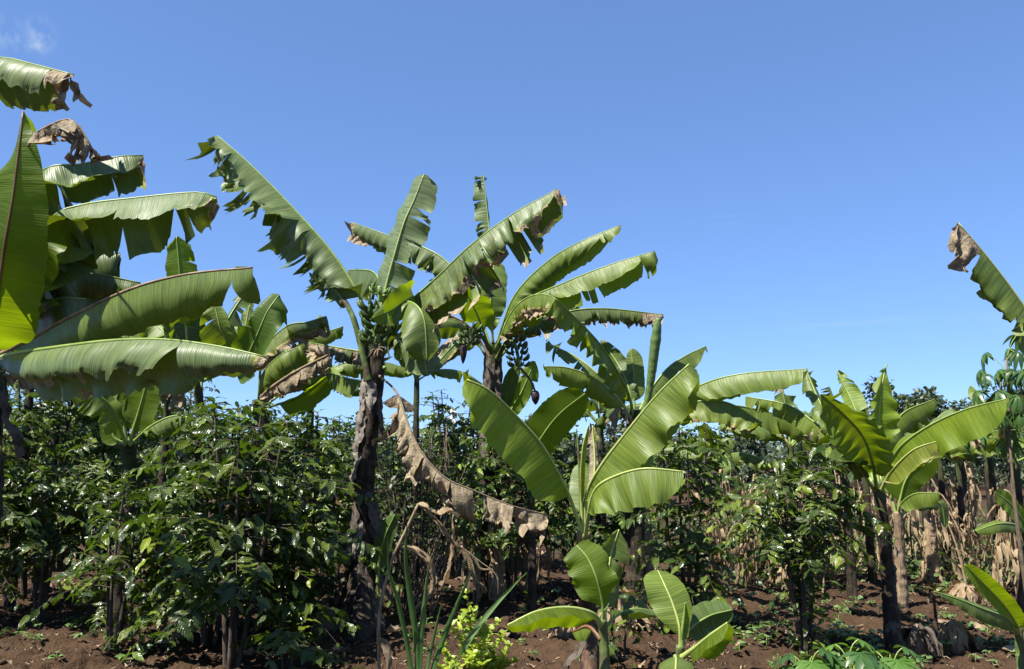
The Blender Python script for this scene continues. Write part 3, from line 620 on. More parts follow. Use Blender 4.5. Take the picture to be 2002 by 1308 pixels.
LF(Y, [(1144, 1045, 5.7), (1156, 965, 5.9), (1163, 905, 6.0), (1158, 832, 6.1)], (-1, 0, .2), .075, (1, 0, .2), .075, .1, .1, (1, 1), up=(0, .3, -1), t0=.3, tint=LIT, dry_tip=.75, **YK)
LF(Y, [(1141, 1045, 5.75), (1135, 980, 5.9), (1140, 905, 6.1)], (-1, 0, .1), .09, (1, 0, .1), .09, .1, .1, up=(0, .3, -1), t0=.3, tint=MID)

k0 = below(1040, 960, 8.4)
K = thing('banana_plant', 'small banana sucker behind the bright young plant, one broad backlit leaf', 'banana plant', k0, 'banana plants')
stem(K, [k0 - [0, 0, .05], at(1040, 1050, 8.4), at(1038, 960, 8.4)], [.05, .045, .035], M_STEM, 24)
LF(K, [(1038, 975, 8.4), (1043, 890, 8.3), (1062, 850, 8.2), (1095, 808, 8.1), (1144, 769, 8.0)], (-.72, .62, .1), .21, (.72, -.62, .15), .20, .1, .1, up=(0, .35, .9), t0=.25, tint=BACK)
LF(K, [(1038, 975, 8.4), (1015, 900, 8.5), (985, 870, 8.6)], (-.3, -.8, -.4), .14, (.5, -.4, .6), .14, tears=(2, 1), t0=.3, tint=MID)

# ------------------------------------------------------------------ banana with the rolled spear leaf (right of centre, behind)
q0 = below(1236, 800, 9.0)
B = thing('banana_plant', 'banana plant with an upright rolled spear leaf and a long level leaf to the right', 'banana plant', q0, 'banana plants')
stem(B, [q0 - [0, 0, .1], at(1240, 950, 9), at(1238, 800, 9)], [.12, .10, .085], M_STEM, 31, .12, green=.2)
sheaths(B, [q0 - [0, 0, .1], at(1240, 950, 9), at(1238, 800, 9)], [.12, .10, .085], [(.97, 3.9, .35, .06, .1), (.93, 5.2, .35, .06, .06), (.9, 3.2, .3, .06, .14)], 90)
LF(B, [(1238, 815, 8.95), (1226, 762, 8.8), (1184, 688, 8.5), (1147, 643, 8.3), (1087, 584, 8.1)], (-.7, -.6, -.4), .25, (-.2, -.5, .85), .24, .3, .2, (4, 3), t0=.10, tint=LIT, tip='cut', wave=.16)
LF(B, [(1234, 815, 9), (1208, 775, 9), (1165, 728, 9), (1120, 694, 9.1), (1067, 671, 9.2)], (-.35, -.8, -.5), .24, (.1, .1, .95), .2, .3, .2, (7, 2), t0=.12, tint=MID, tip='round', ribmat=M_RIBY)
LF(B, [(1234, 820, 8.9), (1205, 775, 8.7), (1160, 738, 8.5), (1110, 719, 8.4), (1066, 716, 8.3)], (-.1, -.85, -.5), .25, (.1, -.5, .85), .24, .3, .2, (3, 2), t0=.14, tint=LIT, tip='round', ribmat=M_RIBY)
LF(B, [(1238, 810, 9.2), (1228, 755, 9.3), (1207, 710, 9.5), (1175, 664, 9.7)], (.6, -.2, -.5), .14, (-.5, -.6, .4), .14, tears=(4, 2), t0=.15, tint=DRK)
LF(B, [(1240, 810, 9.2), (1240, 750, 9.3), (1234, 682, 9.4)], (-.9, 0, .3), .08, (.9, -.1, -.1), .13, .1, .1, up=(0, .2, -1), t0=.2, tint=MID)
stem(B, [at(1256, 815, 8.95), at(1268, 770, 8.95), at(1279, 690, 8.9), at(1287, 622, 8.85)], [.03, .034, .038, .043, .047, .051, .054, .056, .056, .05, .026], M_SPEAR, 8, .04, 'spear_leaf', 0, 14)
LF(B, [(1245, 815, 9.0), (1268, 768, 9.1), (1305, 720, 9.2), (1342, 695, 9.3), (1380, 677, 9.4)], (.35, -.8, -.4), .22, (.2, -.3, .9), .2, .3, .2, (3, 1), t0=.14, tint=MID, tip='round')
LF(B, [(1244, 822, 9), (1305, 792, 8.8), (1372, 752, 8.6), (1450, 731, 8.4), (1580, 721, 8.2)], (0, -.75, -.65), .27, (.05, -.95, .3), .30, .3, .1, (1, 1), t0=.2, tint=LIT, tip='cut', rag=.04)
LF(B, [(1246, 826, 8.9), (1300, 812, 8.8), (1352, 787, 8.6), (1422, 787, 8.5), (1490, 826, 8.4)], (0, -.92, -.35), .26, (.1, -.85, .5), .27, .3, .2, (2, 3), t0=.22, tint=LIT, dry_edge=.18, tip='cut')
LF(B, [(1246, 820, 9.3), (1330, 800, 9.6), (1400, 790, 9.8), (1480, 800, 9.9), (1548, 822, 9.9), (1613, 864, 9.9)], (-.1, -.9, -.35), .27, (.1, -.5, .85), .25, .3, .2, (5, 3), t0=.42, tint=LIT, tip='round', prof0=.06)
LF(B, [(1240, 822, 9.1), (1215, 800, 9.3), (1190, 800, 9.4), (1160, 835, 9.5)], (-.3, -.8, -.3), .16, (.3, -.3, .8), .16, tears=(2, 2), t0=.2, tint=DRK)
LF(B, [(1238, 830, 8.9), (1222, 805, 8.8), (1203, 800, 8.7), (1192, 850, 8.7)], (.6, -.5, -.3), .12, (-.6, -.5, .3), .12, tears=(4, 4), t0=.2, dry_all=1., name='dry_leaf')

# ------------------------------------------------------------------ banana on the right with a dark slim trunk
r0 = ground_at(1747, 1272); dR = 7.15
Rp = thing('banana_plant', 'banana plant on the right with a slim blackish trunk standing on bare soil', 'banana plant', r0, 'banana plants')
rp = [r0 - [0, 0, .1], at(1735, 1120, 7.1), at(1724, 1000, 7.1), at(1716, 940, 7.1)]
stem(Rp, rp, [.068, .058, .053, .05, .05], fibre_material('crown_shaded_stem', (.008, .006, .005), (.03, .021, .014), (.07, .046, .03), green=(.09, .11, .05)), 41, .12, green=.16)  # stem colour darkened to carry the shade of its crown
sheaths(Rp, rp, [.068, .058, .053, .05], [(.2, 4.2, .3, .045, .05), (.22, 5.2, .32, .045, .10), (.18, 3.5, .26, .04, .03), (.15, 5.9, .22, .04, .14), (.17, .5, .2, .05, .12), (.5, 5.6, .55, .022, .015)], 95)
LF(Rp, [(1716, 950, 7.1), (1717, 910, 7.12), (1718, 813, 7.15), (1725, 749, 7.2), (1733, 712, 7.3)], (1, -.1, .1), .235, (-.75, 0, -.65), .18, .1, .1, (1, 1), up=(0, .3, -1), t0=.1, tint=YNG, tip='point', prof0=.3, ribmat=M_RIBY, wave=.1)
LF(Rp, [(1714, 955, 7.05), (1706, 910, 6.9), (1688, 855, 6.75), (1652, 812, 6.6), (1605, 770, 6.5)], (-.4, -.85, .15), .25, (.35, .35, -.75), .22, .1, .2, (1, 1), up=(0, .4, .9), t0=.16, tint=LIT, wave=.12)
LF(Rp, [(1712, 950, 7.2), (1690, 895, 7.5), (1640, 845, 7.9), (1605, 790, 8.2), (1578, 728, 8.5)], (-.7, -.35, -.3), .15, (.7, -.5, .3), .25, .2, .3, (10, 8), t0=.3, tint=MID)
LF(Rp, [(1716, 945, 7.3), (1700, 870, 7.5), (1668, 790, 7.8), (1637, 726, 8)], (.6, -.3, -.5), .15, (-.6, -.3, .5), .1, tears=(4, 4), t0=.2, tint=YNG)
LF(Rp, [(1720, 955, 7.1), (1740, 905, 7.0), (1768, 866, 6.8), (1822, 829, 6.6), (1888, 800, 6.4), (1966, 780, 6.2)], (.2, -.85, -.4), .27, (.1, -.4, .9), .24, .3, .2, t0=.18, tint=YNG, tip='round', wave=.08)
LF(Rp, [(1720, 945, 7.3), (1735, 860, 7.5), (1765, 808, 7.7), (1828, 780, 7.9)], (.2, -.85, -.4), .17, (.1, -.6, .75), .2, t0=.3, tint=LIT)
LF(Rp, [(1722, 960, 7.05), (1742, 922, 6.9), (1785, 880, 6.7), (1834, 862, 6.55)], (.2, -.85, -.4), .16, (.2, -.6, .7), .14, t0=.18, tint=YEL, dry_edge=.16, ribmat=M_RIBY)
LF(Rp, [(1712, 950, 7.3), (1670, 880, 7.7), (1600, 831, 8.1), (1540, 792, 8.4), (1458, 775, 8.7)], (-.1, -.9, -.35), .19, (.1, -.6, .8), .2, .3, .2, (10, 4), t0=.2, tint=LIT, tip='cut')
LF(Rp, [(1712, 955, 7.2), (1680, 900, 7.4), (1645, 868, 7.6), (1600, 868, 7.8)], (-.2, -.8, .3), .19, (.3, .4, -.7), .12, t0=.25, tint=DRK, up=(0, .5, .8))
LF(Rp, [(1710, 960, 7.1), (1690, 930, 6.9), (1668, 905, 6.8), (1640, 900, 6.7)], (-.2, -.6, .5), .1, (.3, .2, -.8), .08, t0=.4, tint=DRK)

t0_ = ground_at(1764, 1186); dT = float(np.dot(t0_ - CAM, FA))
T_ = thing('banana_plant', 'thin young banana standing just behind the blackish trunk, brown stem and low hanging leaves', 'banana plant', t0_, 'banana plants')
stem(T_, [t0_ - [0, 0, .05], at(1759, 1080, dT), at(1755, 1000, dT)], [.075, .06, .045], M_DEAD, 45, .12)
LF(T_, [(1755, 1010, dT), (1760, 975, dT), (1776, 930, dT), (1826, 888, dT)], (-.7, .55, .1), .22, (.75, -.55, .1), .22, .1, .1, up=(0, .3, .9), t0=.2, tint=BACK)
LF(T_, [(1756, 1012, dT), (1762, 985, dT - .1), (1790, 965, dT - .3), (1836, 964, dT - .5)], (0, -.85, -.5), .17, (.1, -.7, .6), .16, t0=.25, tint=LIT, wave=.12)
LF(T_, [(1752, 1010, dT), (1740, 960, dT + .1), (1728, 930, dT + .3), (1700, 905, dT + .6)], (.5, -.6, -.2), .13, (-.5, -.2, .5), .13, t0=.3, tint=LIT)
LF(T_, [(1757, 1010, dT), (1800, 985, dT + .2), (1838, 985, dT + .3), (1848, 1030, dT + .3)], (-.6, -.4, -.4), .1, (.7, -.3, .3), .1, t0=.3, tint=DRK)

# ------------------------------------------------------------------ banana beyond the right edge (only one leaf reaches in)
e0 = on_ground(4.1, 5.3)
E = thing('banana_plant', 'banana plant past the right edge whose brown tipped leaf leans into the sky', 'banana plant', e0, 'banana plants')
stem(E, [e0 - [0, 0, .1], e0 + [0, 0, 1.2], e0 + [-.1, 0, 2.1]], [.15, .12, .1], M_STEM, 51, .12, green=.2)
etop = e0 + [-.1, 0, 2.05]
leaf(E, [etop, at(2095, 760, 5.4), at(2040, 660, 5.4), at(1985, 575, 5.4), at(1928, 500, 5.4), at(1874, 436, 5.4)], ((cdir(-.65, -.5, -.35), 3e-1, .2, 4), (cdir(.3, .1, .9), .26, .2, 1)), t0=.2, tint=MID, dry_tip=.33, dry_edge=.13, tip='cut', rag=.1, ribmat=M_RIBY, seed=77, up=cdir(0, .3, -1))
for k, (az, el) in enumerate(((.3, 55), (1.0, 60))):
    hd = np.array([math.cos(az), math.sin(az), 0]); z = np.array([0, 0, 1.]); sd = np.cross(hd, z)
    leaf(E, [etop - z * .05, etop + hd * .5 * math.cos(R(el)) + z * .5, etop + hd * 1.1 + z * .9, etop + hd * 1.8 + z * .9], ((sd * .8 - z * .6, .27, .4, 5), (-sd * .8 - z * .6, .27, .4, 5)), tint=MID, seed=500 + k)
# ------------------------------------------------------------------ left foreground banana (trunk just outside the frame)
l0 = below(-60, 800, 5.3)
L_ = thing('banana_plant', 'big banana plant at the left edge with huge overlapping leaves, one with red midrib', 'banana plant', l0, 'banana plants')
lp = [l0 - [0, 0, .1], at(-50, 1000, 5.3), at(-35, 780, 5.3), at(-30, 680, 5.3)]
stem(L_, lp, [.19, .16, .14, .12], M_STEM, 61, .14, green=.15)
sheaths(L_, lp, [.19, .16, .14, .12], [(.95, 5.5, .4, .06, .12), (.9, .2, .45, .06, .16), (.93, 4.8, .4, .06, .08), (.85, 5.9, .4, .05, .1)], 98)
LF(L_, [(-50, 690, 5.3), (-130, 330, 5.1), (-80, 130, 4.9), (0, 113, 4.8), (70, 127, 4.7), (144, 146, 4.6)], (0, -.5, -.85), .22, (0, -.97, .2), .36, .3, .1, (2, 5), t0=.45, tint=OLD, dry_tip=.06, tip='cut', rag=.08)
LF(L_, [(-20, 690, 4.7), (-12, 640, 4.4), (8, 490, 4.2), (24, 395, 4.15), (36, 300, 4.15), (45, 218, 4.2)], (.95, -.1, .25), .225, (-.9, .1, .35), .24, .1, .1, (0, 1), up=(0, .3, .95), t0=.06, tint=BACK, dry_tip=.03, tip='point', ribmat=M_RIBR, prof0=.2, rib=(.012, .005))
LF(L_, [(-30, 690, 5.3), (15, 480, 4.9), (40, 330, 4.75), (66, 268, 3.9), (101, 243, 3.8), (141, 234, 3.7), (166, 265, 3.7), (187, 305, 3.7)], (0, -.95, -.2), .17, (0, -.9, .4), .16, .4, .4, (9, 9), t0=.83, dry_all=1., rag=.2, tip='cut', name='dry_leaf', label='small dead curled leaf against the sky', prof0=.05)
LF(L_, [(-30, 700, 5.4), (10, 470, 5.12), (76, 340, 4.76), (159, 321, 4.8), (232, 306, 4.84), (280, 304, 4.89)], (0, -.75, -.6), 0.278, (0, -.95, .3), 0.331, .4, .1, (2, 6), seed=41, t0=.3, tint=OLD, dry_tip=.05, tip='cut', rag=.1)
LF(L_, [(-30, 700, 5.3), (35, 520, 4.98), (100, 428, 4.59), (159, 401, 4.59), (255, 388, 4.59), (382, 376, 4.59), (424, 386, 4.59)], (-.05, -.62, -.78), 0.287, (0, -.96, .25), 0.365, .4, .1, (3, 10), seed=12, t0=.2, tint=OLD, dry_tip=.04, tip='cut', rag=.12)
LF(L_, [(-25, 705, 5.1), (55, 665, 4.8), (137, 620, 4.5), (252, 566, 4.25), (365, 536, 4.05), (494, 523, 3.9)], (.12, -.88, -.4), .31, (-.1, -.25, .95), .26, .3, .2, (1, 1), t0=.13, tint=MID, tip='cut', rag=.04, ribmat=M_RIBD, prof0=.2)
LF(L_, [(-28, 712, 4.9), (18, 694, 4.6), (90, 682, 4.3), (216, 666, 4.05), (324, 664, 3.9), (432, 678, 3.8), (521, 698, 3.75)], (0, -.55, -.83), .235, (0, -.97, .2), .30, .3, .1, (1, 2), t0=.06, tint=OLD, dry_tip=.05, dry_edge=.04, rag=.1, wave=.10, prof0=.25)
LF(L_, [(-25, 700, 5.6), (50, 600, 5.39), (108, 545, 5.1), (173, 534, 5.18), (275, 553, 5.27)], (0, -.8, -.5), 0.217, (0, -.7, .6), 0.261, .3, .2, (2, 3), t0=.25, tint=OLD, tip='cut', wave=.14)
LF(L_, [(-25, 705, 5.6), (60, 625, 5.3), (110, 585, 4.93), (168, 584, 5.02)], (.1, -.85, -.4), 0.261, (0, -.5, .8), 0.174, t0=.3, tint=OLD, tip='round')
LF(L_, [(-25, 700, 5.3), (28, 575, 5.02), (72, 490, 4.63), (125, 440, 4.67), (190, 418, 4.72)], (.1, -.75, -.6), 0.313, (0, -.95, .3), 0.348, .3, .1, (2, 4), t0=.25, tint=OLD, tip='cut')
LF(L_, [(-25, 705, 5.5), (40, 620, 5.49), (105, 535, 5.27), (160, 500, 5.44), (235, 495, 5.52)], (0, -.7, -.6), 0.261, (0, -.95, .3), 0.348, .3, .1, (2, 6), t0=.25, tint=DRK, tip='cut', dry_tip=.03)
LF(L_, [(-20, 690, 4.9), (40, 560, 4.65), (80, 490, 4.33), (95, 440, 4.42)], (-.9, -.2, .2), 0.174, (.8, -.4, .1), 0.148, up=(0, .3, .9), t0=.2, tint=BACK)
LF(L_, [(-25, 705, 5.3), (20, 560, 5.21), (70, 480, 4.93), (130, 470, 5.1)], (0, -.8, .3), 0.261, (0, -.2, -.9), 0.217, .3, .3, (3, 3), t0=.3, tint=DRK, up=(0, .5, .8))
LF(L_, [(-28, 725, 5.2), (20, 735, 5.4), (80, 738, 5.6), (140, 744, 5.8)], (0, -.9, -.3), .09, (0, -.8, .5), .1, tears=(6, 6), t0=.2, dry_all=1., name='dry_leaf')

# ------------------------------------------------------------------ bananas behind, left half
f0 = below(385, 740, 7.8)
Fp = thing('banana_plant', 'banana plant behind the long level leaves, upright leaves with pale midribs and a pointed leaf', 'banana plant', f0, 'banana plants')
stem(Fp, [f0 - [0, 0, .1], at(390, 900, 7.8), at(388, 760, 7.8), at(388, 715, 7.8)], [.055, .05, .045, .04], M_STEM, 63, .12, green=.2)
LF(Fp, [(380, 740, 7.8), (364, 650, 7.7), (354, 560, 7.6), (345, 462, 7.6)], (-.95, 0, .2), .17, (.8, -.1, .4), .20, .1, .2, (3, 4), up=(0, .3, .9), t0=.1, tint=BACK, tip='cut')
LF(Fp, [(384, 740, 7.75), (368, 680, 7.7), (364, 630, 7.7), (368, 560, 7.9)], (-.95, 0, -.2), .22, (.9, -.1, .3), .2, .2, .2, (1, 2), up=(0, .3, -.9), t0=.15, tint=DRK, ribmat=M_RIBY)
LF(Fp, [(388, 740, 7.7), (442, 685, 7.4), (430, 640, 7.3), (418, 590, 7.3)], (-.9, -.2, -.2), .25, (.9, -.2, .1), .2, .3, .2, (3, 3), up=(0, .3, -.9), t0=.2, tint=LIT, ribmat=M_RIBY)
LF(Fp, [(392, 740, 7.8), (425, 670, 8), (448, 620, 8.2), (480, 570, 8.4)], (-.5, -.6, -.3), .12, (.7, -.4, .2), .2, tears=(5, 5), t0=.3, tint=DRK)
LF(Fp, [(395, 745, 7.6), (470, 712, 7.3), (500, 660, 7.2), (522, 610, 7.2), (546, 576, 7.3)], (-.75, .5, .1), .20, (.8, -.5, -.1), .24, .2, .2, (1, 2), up=(0, .3, .9), t0=.3, tint=(.06, .105, .012, .45), tip='cut')
LF(Fp, [(392, 745, 7.9), (450, 705, 7.9), (474, 660, 8), (488, 596, 8.1)], (-.8, .1, .1), .07, (.8, -.1, .1), .13, tears=(2, 2), t0=.4, tint=MID, ribmat=M_RIBY)
LF(Fp, [(386, 745, 8.1), (330, 660, 8.3), (270, 610, 8.5), (190, 600, 8.7)], (0, -.75, -.5), .26, (0, -.95, .3), .30, .3, .1, (3, 5), t0=.2, tint=LIT, tip='cut')
LF(Fp, [(390, 745, 8.2), (430, 690, 8.4), (480, 665, 8.6), (530, 690, 8.7)], (0, -.75, -.5), .22, (0, -.95, .3), .26, .3, .1, (3, 4), t0=.2, tint=MID)
LF(Fp, [(384, 745, 7.9), (330, 690, 8.2), (280, 650, 8.4), (240, 655, 8.6)], (0, -.8, -.4), .2, (0, -.5, .8), .2, tears=(4, 3), t0=.2, tint=MID)

g2 = below(560, 800, 8.8)
G = thing('banana_plant', 'shorter banana plant left of the fruiting one with brown patched drooping leaves', 'banana plant', g2, 'banana plants')
stem(G, [g2 - [0, 0, .1], at(525, 900, 8.8), at(505, 780, 8.8)], [.09, .08, .07], M_STEM, 67, .12, green=.1)
LF(G, [(505, 795, 8.8), (515, 690, 8.7), (560, 638, 8.6), (599, 630, 8.6), (638, 618, 8.7)], (-.1, -.9, -.35), .33, (0, -.7, .6), .3, .4, .3, (8, 6), t0=.3, tint=OLD, dry_edge=.62, rag=.15, tip='cut')
LF(G, [(505, 795, 8.9), (540, 715, 9), (580, 675, 9.1), (623, 655, 9.2), (671, 638, 9.3)], (0, -.85, -.4), .18, (0, -.7, .6), .2, tears=(6, 4), t0=.2, tint=LIT, tip='cut', rag=.1)
LF(G, [(505, 800, 8.6), (512, 735, 8.4), (545, 697, 8.3), (588, 676, 8.3)], (0, -.8, -.5), .25, (0, -.85, .5), .33, tears=(4, 5), t0=.2, tint=LIT, tip='cut')
LF(G, [(498, 790, 8.3), (530, 758, 8.1), (580, 725, 8), (645, 692, 8)], (.15, -.9, -.25), .30, (.1, -.7, .5), .22, .4, .4, (6, 3), t0=.12, dry_all=.62, dry_edge=.5, rag=.2, tip='cut', rib=(.022, .010), ribmat=M_RIBD, name='dry_leaf', label='dying brown leaf with a thick tan midrib')
LF(G, [(510, 800, 8.7), (545, 790, 8.8), (585, 775, 8.9), (640, 735, 9)], (.1, -.8, .3), .2, (0, .3, -.9), .15, t0=.25, tint=BACK, up=(0, .5, .8))
LF(G, [(508, 800, 9), (590, 745, 9.2), (650, 735, 9.3), (708, 765, 9.4)], (0, -.9, -.4), .2, (0, -.7, .6), .2, tears=(5, 3), t0=.35, tint=LIT)

h0 = ground_at(255, 1090); h0 = below(250, 870, 7.7)
H = thing('banana_plant', 'low banana plant in the shade behind the left coffee bushes, leaves glowing from behind', 'banana plant', h0, 'banana plants')
stem(H, [h0 - [0, 0, .1], at(252, 960, 7.7), at(250, 855, 7.7)], [.075, .07, .065], M_STEM, 71, .12)
HD = 7.6
LF(H, [(247, 870, HD), (222, 850, HD), (225, 790, HD), (240, 745, HD)], (-.9, 0, .1), .14, (.9, 0, .1), .1, up=(0, .3, .9), t0=.1, tint=BACK)
LF(H, [(252, 865, HD), (268, 815, HD), (282, 765, HD), (292, 722, HD)], (-.9, .1, .1), .2, (.9, -.1, .1), .18, up=(0, .3, .9), t0=.15, tint=BACK, tears=(1, 0))
LF(H, [(248, 865, HD), (235, 800, HD), (212, 755, HD), (190, 722, HD)], (-.8, -.3, .1), .18, (.7, -.2, .2), .16, up=(0, .3, .9), t0=.2, tint=MID, tears=(2, 2))
LF(H, [(246, 868, HD), (220, 800, 7.45), (180, 765, 7.35), (135, 752, 7.3)], (-.1, -.85, -.4), .24, (.1, -.6, .7), .2, t0=.2, tint=LIT, tears=(8, 3))
LF(H, [(252, 868, HD), (290, 800, 7.7), (320, 760, 7.8), (335, 750, 7.8), (342, 800, 7.8)], (-.6, -.6, -.3), .14, (.6, -.6, .3), .14, t0=.3, dry_all=.9, tears=(5, 5), name='dry_leaf')
LF(H, [(254, 870, HD), (300, 830, 7.5), (350, 812, 7.45), (395, 830, 7.35)], (0, -.8, -.5), .17, (0, -.6, .7), .2, t0=.25, tint=MID, tears=(2, 1))

c0_ = below(1172, 820, 10.6)
auto_banana(c0_, 2.15, 7, 1.0, 801, 'small banana plant half hidden behind the spear leaf plant', 'banana plants', tint=DRK, rad=.07, w=.15, nbrown=1)
for k, (px, py, d, h, Lf, lab) in enumerate((
    (815, 740, 11.2, 2.3, 1.5, 'ragged banana plant between the fruit bunch and the purple flower bud, low pale leaves'),
    (1690, 900, 11.0, 1.55, 1.3, 'banana plant hidden behind the upright leaf of the slim dark one'),
    (1800, 880, 11.5, 1.65, 1.3, 'banana plant behind the long bright leaf, right of the bushy tree trunks'),
    (1872, 905, 12.0, 1.7, 1.35, 'banana plant among the dry maize, left of the tall cassava'),
    (1985, 900, 10.0, 1.7, 1.5, 'banana plant below the tall cassava at the right edge'),
    (1400, 905, 11.5, 1.5, 1.1, 'little banana plant seen through the gap between the two right coffee bushes'),
    (1925, 870, 15.0, 2.1, 1.4, 'distant banana plant under the bushy trees, right one'),
    (1570, 860, 14.5, 2.2, 1.3, 'distant banana plant above the right coffee bush'),
    (70, 640, 9.5, 2.9, 1.7, 'banana plant deep behind the huge left leaves'),
    (235, 660, 10.5, 2.7, 1.5, 'banana plant behind the level leaves, left of the pointed leaf'),
    (120, 720, 10.4, 2, 1.7, 'banana plant in the dark under the longest level leaf at the left'),
    (330, 745, 9.4, 2, 1.4, 'banana plant half covered by the pointed leaf and the tall left coffee bushes'),
    (610, 735, 10.2, 2, 1.35, 'banana plant just left of the shaggy trunk, low leaves over the coffee'),
    (1545, 868, 10.5, 2, 1.2, 'banana plant right behind the crown of the umbrella shaped coffee bush'),
    (1650, 890, 10.0, 2, 1.2, 'banana plant behind the left leaves of the slim dark trunk'),
    (1835, 880, 12.5, 2, 1.3, 'banana plant under the tip of the long bright right leaf'),
    (1935, 885, 12.0, 2, 1.3, 'banana plant in the maize left of the tall cassava stem'))):
    a = below(px, py, d); h = float(at(px, py, d)[2] - a[2]); auto_banana(a, h, 9, Lf, 820 + k, lab, 'banana plants', tint=(LIT, MID, OLD, MID)[k % 4], rad=.05, w=.19, az0=k * 1.1, dry=.2, tears=(6, 6))

# ------------------------------------------------------------------ small suckers in front
def sucker(px, py, d, h, label, seed):
    a = below(px, py, d); r = thing('banana_sucker', label, 'banana plant', a, 'banana suckers'); return r, a
u1 = below(1180, 1215, 4.7)
U1 = thing('banana_sucker', 'banana sucker in the front with an upright backlit leaf over a reddish cut stem', 'banana plant', u1, 'banana suckers')
stem(U1, [u1 - [0, 0, .05], at(1182, 1290, 4.7), at(1178, 1210, 4.7)], [.04, .034, .026], M_STEMG, 73, .06)
LF(U1, [(1178, 1215, 4.7), (1178, 1180, 4.68), (1166, 1130, 4.66), (1148, 1090, 4.7), (1127, 1066, 4.75)], (-.8, -.2, .25), .16, (.75, .2, .25), .13, .1, .1, up=(0, .35, .9), t0=.16, tint=BACK, wave=.14, prof0=.3, tip='cut', rag=.09, rib=(.012, .003))
LF(U1, [(1180, 1215, 4.75), (1184, 1165, 4.85), (1193, 1090, 4.95), (1210, 1035, 5.0)], (-.7, 0, -.5), .10, (1, -.1, .2), .15, .2, .2, (1, 1), up=(0, .25, -1), t0=.12, tint=MID, ribmat=M_RIBY, prof0=.25)
LF(U1, [(1176, 1225, 4.7), (1158, 1200, 4.6), (1110, 1188, 4.5), (1050, 1195, 4.4), (992, 1222, 4.35)], (-.1, -.8, .45), .15, (.1, .0, -.95), .12, .1, .1, up=(0, .5, .85), t0=.14, tint=BACK, ribmat=M_RIBY)
LF(U1, [(1182, 1228, 4.75), (1205, 1205, 4.8), (1240, 1190, 4.9), (1285, 1196, 5)], (0, -.6, .6), .08, (0, .2, -.9), .08, t0=.3, tint=DRK, rib=(.012, .003))
LF(U1, [(1176, 1250, 4.7), (1150, 1225, 4.8), (1120, 1235, 4.9)], (0, -.8, -.4), .08, (0, -.4, .8), .08, t0=.3, tint=LIT, ribmat=M_RIBR)
u2 = below(1328, 1250, 4.5)
U2 = thing('banana_sucker', 'banana sucker at the bottom with a half shaded leaf standing up against the coffee bush', 'banana plant', u2, 'banana suckers')
stem(U2, [u2 - [0, 0, .05], at(1330, 1310, 4.5), at(1330, 1262, 4.5)], [.036, .03, .024], M_STEMG, 74, .06)
LF(U2, [(1330, 1270, 4.5), (1328, 1225, 4.5), (1315, 1180, 4.55), (1300, 1145, 4.6), (1286, 1115, 4.7)], (-.9, .2, .1), .125, (.9, -.1, .2), .125, .1, .1, up=(0, .3, -1), t0=.16, tint=LIT, ribmat=M_RIBY, prof0=.3, rib=(.012, .003))
LF(U2, [(1331, 1270, 4.5), (1335, 1225, 4.5), (1340, 1178, 4.5)], (-.3, 0, -1), .03, (.9, 0, -.3), .04, t0=.2, tint=LIT)
LF(U2, [(1332, 1272, 4.55), (1345, 1235, 4.65), (1385, 1205, 4.75), (1432, 1192, 4.8)], (.1, -.8, .3), .11, (-.1, .6, .5), .1, t0=.25, tint=DRK, rib=(.012, .003))
LF(U2, [(1334, 1285, 4.4), (1360, 1265, 4.3), (1390, 1240, 4.2), (1422, 1217, 4.15)], (.6, -.6, .3), .12, (.1, .2, -.9), .1, .2, .1, t0=.15, tint=BACK, ribmat=M_RIBY, wave=.15, up=(0, .5, .8))
LF(U2, [(1328, 1290, 4.4), (1320, 1283, 4.2), (1322, 1290, 4.0), (1320, 1320, 3.85)], (-.9, -.2, 0), .1, (.9, -.2, 0), .1, t0=.2, tint=MID, ribmat=M_RIBY)
u3 = below(1990, 1215, 6.2)
U3 = thing('banana_sucker', 'banana sucker at the right edge with two long narrow leaves over the bare soil', 'banana plant', u3, 'banana suckers')
stem(U3, [u3 - [0, 0, .05], at(1996, 1290, 6.2), at(1990, 1225, 6.2)], [.04, .035, .028], M_STEMG, 75, .06)
LF(U3, [(1990, 1240, 6.2), (1988, 1222, 6.1), (1960, 1180, 6.0), (1920, 1138, 5.9), (1886, 1104, 5.85)], (-.6, -.5, -.5), .09, (.6, .4, -.4), .10, t0=.12, tint=YNG, ribmat=M_RIBY, rib=(.012, .003))
LF(U3, [(1988, 1240, 6.2), (1970, 1210, 6.0), (1920, 1190, 5.8), (1870, 1170, 5.7), (1826, 1156, 5.65)], (-.2, -.7, -.6), .10, (.1, .3, .8), .08, t0=.12, tint=MID, tip='point')
u4 = below(1975, 1030, 8.8)
U4 = thing('banana_sucker', 'banana sucker at the right edge among the dry maize, with two leaves', 'banana plant', u4, 'banana suckers')
stem(U4, [u4 - [0, 0, .05], at(2006, 1080, 8.8), at(2000, 1030, 8.8)], [.05, .045, .03], M_STEM, 76, .06)
LF(U4, [(2002, 1040, 8.8), (2000, 1020, 8.7), (1975, 985, 8.6), (1945, 962, 8.5)], (-.6, -.5, -.5), .13, (.5, .4, .3), .1, t0=.1, tint=YNG)
LF(U4, [(2000, 1040, 8.8), (1985, 1026, 8.6), (1950, 1024, 8.4), (1908, 1038, 8.3)], (0, -.7, -.5), .10, (0, .2, .9), .09, t0=.1, tint=LIT)
u5 = below(742, 1110, 7.6)
U5 = thing('banana_sucker', 'single leaved banana sucker beside the shaggy trunk', 'banana plant', u5, 'banana suckers')
stem(U5, [u5 - [0, 0, .05], at(740, 1180, 7.6), at(738, 1125, 7.6)], [.022, .018, .013], M_STEMG, 77, .06)
